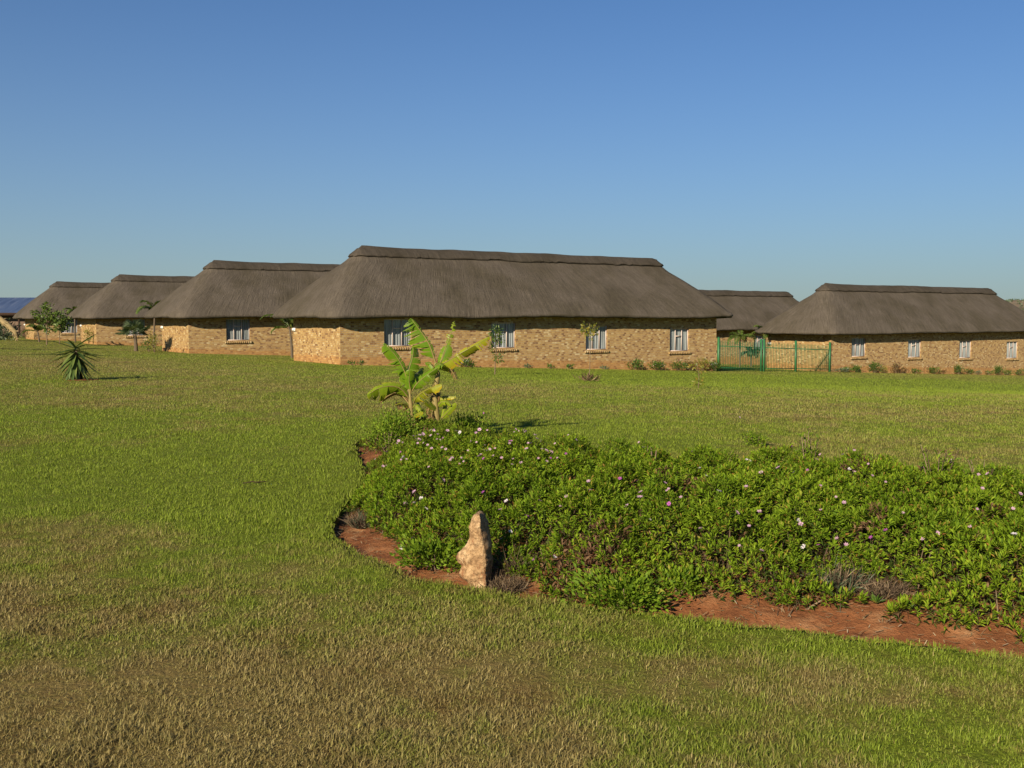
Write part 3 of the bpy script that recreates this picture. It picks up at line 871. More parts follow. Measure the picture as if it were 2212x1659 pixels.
def sapling(p, paths, clumps, label, mat, leaf=0.09, seed=1, base=None):
    """paths: stems as point lists; clumps: (x, y, z, rx, rz, n) in metres from the foot"""
    r = np.random.default_rng(seed)
    root = empty('young_tree', p)
    tag(root, label, 'young tree')
    m = MB()
    for pts, r0 in paths:
        k = len(pts); m.tube(pts, [lerp(r0, r0 * 0.35, i / (k - 1)) for i in range(k)], 6)
    m.build('trunk', M['bark'], root, smooth=True)
    C, N = [], []
    for (x, y, z, rx, rz, n) in clumps:
        q = r.normal(0, 1, (n, 3)); q /= np.linalg.norm(q, axis=1, keepdims=True); q *= r.uniform(0.25, 1, (n, 1)) ** 0.6
        lump = 1 + 0.5 * np.sin(q[:, :1] * 5 + seed) * np.cos(q[:, 1:2] * 4 + seed)
        c = np.array([x, y, z]) + q * lump * np.array([rx, rx, rz])
        C.append(c); N.append(q + r.normal(0, 0.6, (n, 3)) + np.array([0, 0, -0.15]))
    V, Fq = leaf_cloud(np.concatenate(C), np.concatenate(N), leaf, r)
    mesh_np('crown', V, Fq, mat, root)
    if base: base(root, r)
    return root

p = ground(1069, 809)
sapling(p, [([(0, 0, -.05), (0.01, 0, .5), (0.06, 0, .95), (0.0, 0, 1.7)], .022), ([(0.02, 0, .5), (0.2, .02, .8)], .010), ([(0.04, 0, .9), (-0.12, 0, 1.25)], .010)],
        [(0.02, 0, 1.52, .26, .26, 210), (0.16, 0.05, 1.3, .16, .18, 70), (0.10, 0, .68, .22, .16, 70), (-0.08, 0, 1.05, .20, .14, 60), (0.2, 0, .52, .12, .10, 30)],
        'young tree with dense green top and sparse lower leaves before the second window', M['leaf_tree'], 0.10, 4)
def dry_base(root, r):
    c = r.normal(0, 1, (90, 3)) * np.array([.12, .12, .05]); c[:, 2] = np.abs(c[:, 2])
    V, Fq = leaf_cloud(c, np.column_stack([r.normal(0, .6, (90, 2)), r.uniform(.3, 1.2, 90)]), 0.28, r, 0.06)
    mesh_np('dead_growth', V, Fq, M['dry'], root)
p = ground(1273, 824)
sapling(p, [([(0, 0, -.05), (0.02, 0, .8), (0.0, 0, 1.85)], .014), ([(0, 0, 1.35), (-.16, 0, 1.75)], .008), ([(0, 0, 1.4), (.16, 0, 1.72)], .008)],
        [(-.13, 0, 1.70, .12, .16, 60), (.14, 0, 1.68, .11, .14, 55), (0.02, 0, 1.5, .12, .16, 40)],
        'bare-stemmed young tree with yellowish leaf tuft in front of the third window', M['leaf_yellow'], 0.12, 5, dry_base)
p = ground(1508, 839)
sapling(p, [([(0, 0, -.05), (0.02, 0, .3), (-0.03, 0, .66)], .012), ([(0, 0, .35), (.14, 0, .55)], .007), ([(0, 0, .45), (-.18, 0, .60)], .007)],
        [(0, 0, .16, .15, .09, 60), (.12, 0, .52, .09, .06, 26), (-.15, 0, .60, .12, .035, 26), (0.02, 0, .4, .08, .08, 16)],
        'knee-high olive-leaved young tree on the lawn near the right end of the middle house', M['leaf_yellow'], 0.085, 6)
p = ground(101, 745)
sapling(p, [([(0, 0, -.05), (0.03, 0, .9), (0.1, 0, 2.4)], .045), ([(.03, 0, 1.2), (-.5, 0, 1.9)], .02), ([(.05, 0, 1.4), (.6, 0, 2.0)], .02)],
        [(.10, 0, 2.45, .26, .34, 110), (-.25, 0, 1.75, .42, .34, 120), (.45, 0, 1.90, .40, .32, 130), (-.75, 0, 2.15, .22, .14, 40), (0.1, 0, 1.05, .45, .22, 60)],
        'slender feathery tree left of a similar one, before the farthest left house', M['leaf_tree'], 0.22, 7)
p = ground(129, 744)
sapling(p, [([(0, 0, -.05), (0.0, 0, .7), (0.1, 0, 1.8)], .04), ([(0, 0, .8), (.35, 0, 1.4)], .02)],
        [(.10, 0, 1.75, .60, .42, 260), (0.0, 0, 1.25, .42, .32, 120), (.38, 0, 1.35, .30, .30, 80)],
        'slender round-topped tree with hanging leaves, right of the feathery one near the farthest left house', M['leaf_tree'], 0.22, 8)

def palm(name, p, h, lean, fronds, label, cat, seed, flen=1.6, leaflet=0.32, mat='palm_leaf', tr=0.06, drop=0.9, fan=False, dead=0):
    r = np.random.default_rng(seed)
    root = empty(name, p); tag(root, label, cat)
    m = MB(); pts = []; rad = []
    for k in range(9):
        t = k / 8; pts.append((lean[0] * t * t, lean[1] * t * t, -0.05 + h * t)); rad.append(tr * (1.15 - 0.35 * t + 0.09 * (k % 2)))
    m.tube(pts, rad, 10); m.build('trunk', M['palm_bark'], root, smooth=True)
    top = np.array(pts[-1])
    V, Fc, Vd, Fd = [], [], [], []
    rac = MB()
    for i, (az, el, ln) in enumerate(fronds):
        az = R(az); el = R(el); L = flen * ln
        hd = np.array([math.cos(az), math.sin(az), 0.0])
        n = 13; P = []
        e = el; q = top.copy()
        for k in range(n + 1):
            P.append(q.copy()); q = q + (hd * math.cos(e) + np.array([0, 0, math.sin(e)])) * L / n
            e -= drop * (1.0 / n) * (0.5 + 1.6 * k / n)
        P = np.array(P); rac.tube([tuple(x) for x in P[::3]], [0.018, 0.014, 0.010, 0.007, 0.004][:len(P[::3])], 5)
        side = np.cross(hd, [0, 0, 1.0])
        VV, FF = V, Fc
        if fan:
            c0 = P[int(n * 0.6)]; T = P[int(n * .6) + 1] - P[int(n * .6)]; T /= np.linalg.norm(T)
            for j in range(26):
                a = R(-115 + 230 * j / 25) + r.normal(0, .03)
                d = T * math.cos(a) + side * math.sin(a) + np.array([0, 0, -0.25 * abs(math.sin(a))])
                d /= np.linalg.norm(d); ll = leaflet * r.uniform(.85, 1.1) * (1 - 0.25 * abs(a) / 2)
                pr = np.cross(d, np.cross(side, T)); pr /= np.linalg.norm(pr) + 1e-9
                b = len(VV); wq = 0.026
                e1 = c0 + d * ll * 0.55; e2 = c0 + d * ll + np.array([0, 0, -0.10 * ll])
                VV += [c0, e1 + pr * wq, e2, e1 - pr * wq]; FF += [(b, b + 1, b + 2), (b, b + 2, b + 3)]
        else:
            m2 = 46
            for j in range(m2):
                t = 0.12 + 0.88 * j / (m2 - 1); f = t * n; k = min(int(f), n - 1); c0 = lerp(P[k], P[k + 1], f - k)
                T = P[k + 1] - P[k]; T /= np.linalg.norm(T)
                for sg in (-1, 1):
                    d = side * sg * 0.9 + T * 0.65 + np.array([0, 0, -0.25 + 0.35 * r.random()]) + r.normal(0, .10, 3)
                    d /= np.linalg.norm(d)
                    ll = leaflet * (math.sin(math.pi * (0.12 + 0.84 * t)) ** 0.6) * r.uniform(.8, 1.15)
                    pr = np.cross(d, [0, 0, 1.0]) * 0.4 + T * 0.6; pr /= np.linalg.norm(pr)
                    b = len(VV); wq = 0.028
                    e1 = c0 + d * ll * .5; e2 = c0 + d * ll + np.array([0, 0, -0.28 * ll])
                    VV += [c0, e1 + pr * wq, e2, e1 - pr * wq]; FF += [(b, b + 1, b + 2), (b, b + 2, b + 3)]
    b = len(rac.v)
    rac.v += [tuple(v) for v in V]; rac.f += [tuple(i + b for i in f) for f in Fc]; rac.m += [1] * len(Fc)
    rac.build('crown', [M['palm_bark'] if not fan else M['leaf_grey'], M[mat]], root)
    return root

def at_z(px, py, Y):          # ground point at depth Y below a pixel column
    q = at(px, py, Y); return Vector((q.x, q.y, float(terr(q.x, q.y))))

def circ(n, el0, el1, seed, ln=(0.8, 1.1)):
    r = np.random.default_rng(seed)
    return [(360 * k / n + r.uniform(-12, 12), r.uniform(el0, el1), r.uniform(*ln)) for k in range(n)]

palm('palm', at_z(631, 770, 54.5), 1.55, (-.15, 0.2), [(178, 62, 1.25), (185, 30, 0.75), (150, 75, .9), (200, 78, .9), (100, 70, .8), (60, 60, .5), (250, 80, .7)],
     'palm with one arching frond in the gap left of the middle house', 'palm', 31, 1.55, 0.30, drop=1.7)
palm('palm', at_z(333, 745, 66), 2.5, (.1, 0), circ(9, 20, 70, 32), 'tall palm beside the second house, its fronds crossing the next roof', 'palm', 32, 1.5, 0.32, drop=1.6)
palm('fan_palm', at_z(294, 757, 58.5), 1.0, (-.05, 0), circ(15, -5, 75, 33), 'bluish fan palm on a stubby trunk left of the second house', 'palm', 33, 1.0, 0.62, 'fan_leaf', .10, 0.5, fan=True)
palm('palm', at_z(85, 748, 78), 0.85, (-.1, 0), circ(8, 15, 65, 34), 'short palm with drooping fronds before the farthest left house', 'palm', 34, 1.3, 0.28, drop=1.5)
palm('palm', at_z(1598, 790, 73), 2.15, (0, 0), circ(9, 10, 60, 35), 'palm behind the fence under the eaves of the house behind', 'palm', 35, 1.2, 0.3, drop=1.6)
palm('palm', at_z(1652, 790, 70), 2.3, (0, 0), circ(10, 25, 80, 36), 'palm behind the double fence post left of the right house', 'palm', 36, 1.25, 0.3, drop=1.5)
palm('palm', at_z(1622, 785, 75), 1.1, (0, 0), circ(10, 0, 60, 37), 'short palm seen through the fence pales before the back window', 'palm', 37, 0.9, 0.3, 'leaf_grey', drop=1.2)
palm('palm', at_z(163, 745, 84), 2.55, (0, 0), circ(7, 10, 60, 38), 'palm peeping over the eaves between the two leftmost houses', 'palm', 38, 1.1, 0.3, drop=1.5)
palm('palm', Vector((-23.4, 39.2, float(terr(-23.4, 39.2)))), 3.0, (.2, 0), circ(10, 10, 70, 39), 'palm outside the picture on the left casting a long thin shadow', 'palm', 39, 1.5, 0.3, drop=1.5)
palm('palm', Vector((-30.0, 45.5, float(terr(-30.0, 45.5)))), 3.6, (.2, 0), circ(10, 10, 70, 40), 'palm outside the picture on the left beyond the nearer one', 'palm', 40, 1.5, 0.3, drop=1.5)

# left edge: big shrub under a drooping dried frond
def edge_shrub():
    p = at_z(12, 742, 82)
    root = empty('drooping_shrub', p); tag(root, 'grey-green bush under a pale drooping dry frond at the left edge', 'shrub')
    r = np.random.default_rng(50)
    n = 1500
    q = r.normal(0, 1, (n, 3)); q /= np.linalg.norm(q, axis=1, keepdims=True); q *= r.uniform(.3, 1, (n, 1)) ** .5
    lump = 1 + 0.35 * np.sin(q[:, :1] * 5) * np.cos(q[:, 2:3] * 6)
    c = np.array([-0.2, 0, .75]) + q * lump * np.array([1.25, 0.9, .75]); c[:, 2] = np.abs(c[:, 2])
    V, Fq = leaf_cloud(c, q + r.normal(0, .5, (n, 3)), 0.2, r)
    mesh_np('foliage', V, Fq, M['leaf_grey'], root)
    m = MB()
    pts = [at(px, py, 80.5) - p for px, py in ((-60, 664), (-25, 676), (0, 690), (18, 703), (32, 716), (38, 730))]
    m.tube(pts, [.24, .26, .25, .22, .18, .10], 8)
    V = []; Fc = []
    for k in range(150):
        f = r.uniform(0, 4.99); i = int(f); a = pts[i].lerp(pts[i + 1], f - i)
        d = Vector((r.normal(.25, .3), r.normal(0, .5), r.normal(-.5, .5))).normalized(); ll = r.uniform(.25, .55)
        s = d.cross(Vector((0, 1, 0))).normalized() * .03; b = len(V)
        V += [a, a + d * ll * .5 + s, a + d * ll, a + d * ll * .5 - s]; Fc += [(b, b + 1, b + 2), (b, b + 2, b + 3)]
    b = len(m.v); m.v += [tuple(v) for v in V]; m.f += [tuple(i + b for i in f) for f in Fc]; m.m += [0] * len(Fc)
    m.build('dry_frond', M['frond_tan'], root, smooth=True)
edge_shrub()
shrub(at_z(322, 757, 58), .55, .8, M['leaf'], 201, 'small dark shrub right of the bluish fan palm', 220, 0.10)
shrub(wall_pt('second', 359, 0.0) + Vector((-0.5, -0.5, 0)), .95, .8, M['leaf_yellow'], 202, 'upright olive shrub against the gable of the second house', 300, 0.11)
shrub(at_z(192, 748, 76.5), 1.05, .7, M['leaf_yellow'], 203, 'upright shrub against the gable of the third house', 240, 0.12)
shrub(at_z(56, 741, 90), .9, .8, M['leaf_red'], 204, 'dark reddish shrub at the gable of the farthest left house', 240, 0.12)

# ------------------------------------------------------------------ yucca
def yucca():
    p = ground(165, 821)
    root = empty('yucca', p); tag(root, 'spiky yucca with drooping sword leaves standing alone on the left lawn', 'yucca')
    r = np.random.default_rng(61)
    m = MB(); m.tube([(0, 0, -.03), (0.01, 0, .3), (0.0, 0, .72)], [.07, .06, .05], 9); m.build('trunk', M['bark'], root, smooth=True)
    g, d = MB(), MB()
    def sword(mb, base, az, el, ln, wd, bend):
        hd = Vector((math.cos(az), math.sin(az), 0)); sd = Vector((-math.sin(az), math.cos(az), 0))
        q = Vector(base); vs = []; e = el; n = 5
        for k in range(n + 1):
            t = k / n; wv = wd * (0.55 + 1.2 * t) * (1 - t) ** 0.75 if t > 0 else wd * .55
            up = Vector((-hd.x * math.sin(e), -hd.y * math.sin(e), math.cos(e)))
            vs += [q + sd * wv + up * wv * .5, q, q - sd * wv + up * wv * .5]
            q = q + (hd * math.cos(e) + Vector((0, 0, math.sin(e)))) * ln / n; e -= bend / n
        fs = []
        for k in range(n):
            a = 3 * k; fs += [(a, a + 1, a + 4, a + 3), (a + 1, a + 2, a + 5, a + 4)]
        mb.add(vs, fs)
    for k in range(84):
        t = k / 83
        az = k * 2.39996; z = lerp(.80, .30, t); el = R(lerp(40, -68, t ** 0.45)) + r.normal(0, .12)
        sword(g, (0, 0, z), az, el, r.uniform(.50, .80), .050, r.uniform(.05, .35))
    for k in range(34):
        az = k * 2.39996 + .5; sword(d, (0, 0, r.uniform(.25, .55)), az, R(r.uniform(-82, -58)), r.uniform(.35, .55), .026, r.uniform(0, .2))
    g.build('green_leaves', M['yucca'], root); d.build('dead_leaves', M['dry'], root)
    sm = MB(); vs = [(0, 0, .03)]; n = 26
    for k in range(n):
        a = 2 * math.pi * k / n; rr = .42 + .08 * math.sin(3 * a) + r.uniform(-.03, .03); vs.append((rr * math.cos(a) + .05, rr * math.sin(a), -.012))
    sm.add(vs, [(0, 1 + k, 1 + (k + 1) % n) for k in range(n)]); o = sm.build('bare_soil', M['soil'])
    o.location = p + Vector((0, 0, .012)); tag(o, kind='structure')
yucca()

# ------------------------------------------------------------------ banana
def make_banana_mat(name, green, edge, brown):
    t = NT(name)
    uv = t.n('TexCoord').outputs['UV']
    s = t.n('SeparateXYZ', None, Vector=uv)
    e = t.math('ABSOLUTE', s.outputs[0])
    n = t.noise(t.mapping(uv, (1.2, 9.0, 1)), 1.0, 3)
    rib = t.noise(t.mapping(uv, (0.4, 60.0, 1)), 1.0, 1)
    k = t.math('ADD', t.math('MULTIPLY', e, 0.75), t.math('MULTIPLY', t.math('SUBTRACT', n, 0.5), 0.9))
    c = t.ramp(k, [(0.0, green), (0.45, tuple(lerp(a, b, .3) for a, b in zip(green, edge))), (0.75, edge), (0.95, brown)])
    c = t.mix(t.math('MULTIPLY', rib, 0.35), c, t.mix(1.0, c, (0.6, 0.65, 0.5), 'MULTIPLY'))
    p = t.principled(c, 0.42, 0.4, t.bump(rib, 0.25, 0.01)); tr = t.n('BsdfTranslucent', None, Color=t.mix(1.0, c, (1.3, 1.2, 0.5), 'MULTIPLY'))
    mx = t.n('MixShader'); t.set(mx.inputs[0], 0.3); t.set(mx.inputs[1], p); t.set(mx.inputs[2], tr)
    return t.done(mx)
BAN = {'green': make_banana_mat('banana_green', (0.115, 0.220, 0.010), (0.21, 0.29, 0.016), (0.26, 0.20, 0.045)),
       'lime': make_banana_mat('banana_lime', (0.185, 0.275, 0.012), (0.33, 0.34, 0.02), (0.30, 0.19, 0.04)),
       'yellow': make_banana_mat('banana_yellow', (0.22, 0.265, 0.014), (0.48, 0.35, 0.02), (0.30, 0.16, 0.04)),
       'brown': make_banana_mat('banana_brown', (0.22, 0.13, 0.055), (0.28, 0.17, 0.08), (0.16, 0.08, 0.04))}
M['banana_stem'] = plain_mat('banana_stem', (0.20, 0.155, 0.050), 0.6, 0.3, 0.35, 12, bump=0.3)
M['banana_dead'] = plain_mat('banana_dead', (0.20, 0.14, 0.08), 0.9, 0.1, 0.5, 16, bump=0.6)

def banana():
    Y0 = 13.3
    def bp(x, y, dy=0.0):
        return at((880 + x / 5.53) / 1.1573, (780 + y / 5.53) / 1.1573, Y0 + dy)
    foot = at_z(925, 920, Y0)
    root = empty('banana_plant', foot); tag(root, 'young banana plant with torn yellow-green leaves rising behind the flower bed', 'banana plant')
    r = np.random.default_rng(71)
    S = 1.0 / 1083
    def stem(pts, rads, mat):
        m = MB(); m.tube([bp(*p) - foot for p in pts], rads, 9); m.build('stem', mat, root, smooth=True)
    gz = foot.z
    stem([(905, 1720), (850, 1560), (815, 1400), (812, 1280), (800, 1180), (790, 1060)], [.035, .035, .032, .03, .022, .012], M['banana_stem'])
    stem([(1160, 1720), (1170, 1450), (1150, 1250), (1165, 1000), (1190, 860), (1150, 700)], [.045, .045, .04, .036, .03, .016], M['banana_stem'])
    stem([(960, 1720, .1), (965, 1480, .1), (985, 1380, .12)], [.02, .018, .01], M['banana_dead'])
    # mesh of one leaf along a midrib
    def leaf(pts, hw, kind, dys, fold=0.45, tear=0.25, roll=0.0, droop=0.25, gap=0.0, petiole=0.10, halves=(1.0, 1.0)):
        K = len(pts)
        C = [np.array(bp(p[0], p[1], dys * (i / (K - 1)))) - np.array(foot) for i, p in enumerate(pts)]
        n = 34
        def cat(t):
            f = t * (K - 1); i = min(int(f), K - 2); u = f - i
            p0 = C[max(i - 1, 0)]; p1 = C[i]; p2 = C[i + 1]; p3 = C[min(i + 2, K - 1)]
            return 0.5 * (2 * p1 + (p2 - p0) * u + (2 * p0 - 5 * p1 + 4 * p2 - p3) * u * u + (3 * p1 - p0 - 3 * p2 + p3) * u ** 3)
        Pm = np.array([cat(k / n) for k in range(n + 1)])
        V, Fc, UV = [], [], []
        view = np.array([0.0, -1.0, 0.35]); view /= np.linalg.norm(view)
        k0 = int(n * petiole)
        hwm = hw * S * 1.05
        dr = {-1: 0.0, 1: 0.0}
        strip = {-1: 0, 1: 0}; cut = {-1: False, 1: False}
        for k in range(k0, n):
            T = Pm[k + 1] - Pm[k]; T /= np.linalg.norm(T) + 1e-9
            s = np.cross(T, view); s /= np.linalg.norm(s) + 1e-9
            nn = np.cross(s, T)
            if roll: s, nn = s * math.cos(roll) + nn * math.sin(roll), nn * math.cos(roll) - s * math.sin(roll)
            t0 = (k - k0) / (n - k0); t1 = (k + 1 - k0) / (n - k0)
            def wdt(t): return hwm * min(1.0, (t * 7) ** 0.6 + 0.05) * (1 - max(0, (t - 0.5) / 0.5) ** 2.6) ** 0.8 + 0.002
            for sg in (-1, 1):
                torn = cut[sg]; cut[sg] = False
                if torn: dr[sg] = r.normal(0.05, .34)
                endtear = r.random() < tear; cut[sg] = endtear
                if gap and r.random() < gap: continue
                a0 = fold + dr[sg] * 0.8
                fl = r.uniform(.88, 1.05)
                b = len(V)
                rows = []
                for (P_, t) in ((Pm[k], t0), (Pm[k + 1], t1)):
                    w_ = wdt(t) * fl * (halves[0] if sg < 0 else halves[1])
                    sdir = s * sg
                    q1 = P_ + (sdir * math.cos(a0) - nn * math.sin(a0)) * w_ * .55 + T * w_ * .12
                    a1 = a0 + 0.45 + droop
                    q2 = q1 + (sdir * math.cos(a1) - nn * math.sin(a1)) * w_ * .45 + T * w_ * .12 - np.array([0, 0, 1.0]) * w_ * droop * .3
                    rows.append((P_, q1, q2))
                shrink = r.uniform(0.25, 0.75) if endtear else 0.0
                q1b = lerp(rows[1][1], rows[0][1], shrink * .5); q2b = lerp(rows[1][2], rows[0][2], shrink)
                sh2 = r.uniform(0.2, 0.7) if torn else 0.0
                V += [rows[0][0], lerp(rows[0][1], q1b, sh2 * .4), lerp(rows[0][2], q2b, sh2), rows[1][0], q1b, q2b]
                UV += [(0, t0), (.55 * sg, t0), (sg, t0), (0, t1), (.55 * sg, t1), (sg, t1)]
                Fc += [(b, b + 1, b + 4, b + 3), (b + 1, b + 2, b + 5, b + 4)]
        o = mesh_np('leaf', np.array(V), Fc, BAN[kind], root, uv=np.array(UV))
        m = MB(); m.tube([tuple(x) for x in Pm[::4]], [lerp(.011, .002, i / max(1, len(Pm[::4]) - 1)) * (0.45 + hw / 260) for i in range(len(Pm[::4]))], 6)
        m.build('midrib', M['banana_stem'], o, smooth=True)
    leaf([(795, 1080), (730, 830), (610, 610), (440, 430)], 130, 'green', -.15, .25, .30, roll=0, halves=(1.25, .45))
    leaf([(785, 1080), (775, 850), (840, 620), (850, 455)], 115, 'green', .05, .4, .15, roll=.1, halves=(.75, 1.25))
    leaf([(800, 1060), (850, 920), (920, 840), (985, 770)], 90, 'green', .25, .5, .15)
    leaf([(800, 1070), (730, 970), (690, 840)], 85, 'green', .1, .3, .15)
    leaf([(820, 1120), (790, 960), (800, 800)], 75, 'green', -.1, .4, .15)
    leaf([(1150, 800), (1080, 720), (1010, 700)], 50, 'green', .1, .5, .2)
    leaf([(835, 1090), (890, 1000), (1010, 890), (1240, 735)], 95, 'green', -.18, .35, .25)
    leaf([(800, 1220), (700, 1080), (560, 1025), (380, 1050), (205, 1150)], 150, 'lime', -.30, .35, .22, roll=.35, droop=.5, halves=(1.35, .5))
    leaf([(805, 1300), (690, 1150), (590, 1120), (470, 1180), (400, 1260)], 95, 'brown', .15, .55, .3, roll=.5, droop=.6)
    leaf([(850, 1270), (890, 1180), (1030, 1080), (1240, 1005)], 90, 'yellow', -.28, .2, .15, halves=(.45, 1.2))
    leaf([(832, 1470), (880, 1430), (985, 1390)], 34, 'yellow', -.2, .2, 0, petiole=.02)
    leaf([(790, 1350), (720, 1270), (600, 1285)], 32, 'yellow', -.2, .4, .1)
    leaf([(1150, 690), (1070, 450), (945, 260), (812, 85)], 175, 'green', -.10, .20, .42, gap=.03, halves=(1.35, .25))
    leaf([(1215, 720), (1290, 500), (1365, 310), (1415, 125)], 62, 'lime', .15, .4, .4, gap=.28)
    leaf([(1205, 740), (1260, 620), (1330, 450)], 105, 'green', .05, .3, .1, roll=.2)
    leaf([(1150, 770), (1300, 690), (1560, 540), (1900, 345)], 110, 'yellow', -.20, .25, .35, halves=(.5, 1.2))
    leaf([(1120, 775), (1190, 720), (1255, 745)], 60, 'green', -.25, .4, .1)
    leaf([(1225, 730), (1310, 740), (1390, 830), (1450, 930)], 85, 'brown', -.12, .75, .5, droop=.6, gap=.1)
    leaf([(1180, 1190), (1290, 1170), (1440, 1165)], 48, 'yellow', -.1, .4, .2, roll=.6)
    leaf([(1240, 1470), (1275, 1350), (1300, 1220)], 34, 'lime', .1, .25, 0, petiole=.05)
    leaf([(1245, 1465), (1330, 1380), (1435, 1262)], 50, 'lime', -.15, .2, .05, petiole=.05)
    leaf([(1185, 1400), (1100, 1310), (1005, 1225)], 52, 'lime', -.2, .3, .1, roll=.3)
    leaf([(1090, 1290, 0), (1060, 1340), (1050, 1430), (1080, 1530)], 75, 'brown', -.12, .8, .5, droop=.6, petiole=.02)
    leaf([(1150, 1310), (1110, 1380), (1100, 1480), (1130, 1580)], 60, 'brown', -.2, .8, .5, droop=.6, petiole=.02)
    leaf([(1160, 950), (1135, 1000), (1125, 1090), (1140, 1180)], 40, 'brown', -.1, .8, .5, droop=.6, petiole=.02)
    leaf([(1180, 1020), (1205, 1080), (1210, 1160), (1195, 1250)], 40, 'brown', -.05, .8, .5, droop=.6, petiole=.02)
    leaf([(815, 1290), (790, 1340), (780, 1430), (800, 1520)], 45, 'brown', -.12, .8, .5, droop=.6, petiole=.02)
    leaf([(830, 1330), (870, 1300), (930, 1330), (960, 1400)], 45, 'lime', -.15, .4, .2, petiole=.05)
    leaf([(1175, 1330), (1230, 1250), (1300, 1240), (1370, 1290)], 48, 'lime', -.15, .4, .2, petiole=.05)
    leaf([(960, 1480), (940, 1350), (900, 1230)], 48, 'green', .2, .4, .1)
    leaf([(760, 1340), (700, 1330), (640, 1300), (610, 1240)], 60, 'brown', .25, .6, .3, droop=.5)
    leaf([(1165, 1180), (1120, 1130), (1095, 1190), (1085, 1260)], 55, 'brown', .05, .7, .4, droop=.6)
banana()

# ------------------------------------------------------------------ flower bed cover
HOLES = [(-0.22, 6.25, .23, .26), (0.02, 6.12, .20, .22), (0.16, 6.45, .15, .18), (1.9, 5.78, .26, .22), (2.15, 5.62, .22, .22), (-0.45, 7.3, .12, .12), (*ground(790, 985)[:2], .42, .75)]
def band(X, Y):
    return np.interp(X, [-1.6, -1.2, -0.8, -0.35, -0.1, 0.3, 0.62, 0.72, 1.2, 1.7, 2.2, 2.6, 6], [.14, .24, .27, .24, .12, .03, .05, .28, .35, .31, .25, .22, .22])
def cover_h(X, Y, d=None):
    X = np.asarray(X, float); Y = np.asarray(Y, float)
    if d is None: d = bed_d(X, Y)
    ny_ = np.interp(X, NEARX, NEARY)
    near = (Y - ny_)
    b = np.where(near < 1.6, band(X, Y), 0.0)
    b = lerp(b, 0.02, sstep(near, 0.9, 1.6))
    left = (X < -1.0) & (Y > 8.6)
    b = np.where(left, -0.02, b)
    dd = d - b
    prof = np.sqrt(np.clip(sstep(dd, 0.0, 0.75), 0, 1))
    w1 = worley(X + 0.15 * np.sin(Y * 3), Y, 0.40, 41); w2 = worley(X, Y, 0.20, 43)
    lump = np.clip(1.08 - 0.85 * w1 ** 1.5, 0.22, 1.1)
    lump2 = 0.84 + 0.26 * (1 - w2)
    big = 0.84 + 0.34 * (fbm(X * 0.7, Y * 0.7, 47, 2))
    H = 0.45 * prof * lump * lump2 * big
    H = H * lerp(1.0, 0.52, sstep(Y, 9.6, 12.2))
    H = H * lerp(1.0, 0.74, sstep(X, 0.9, 3.2))
    for (hx, hy, hr, hs) in HOLES:
        H = H * (1 - 0.9 * np.exp(-(((X - hx) / hr) ** 2 + ((Y - hy) / hs) ** 2) ** 1.5))
    return np.where(dd > 0, H, 0.0)

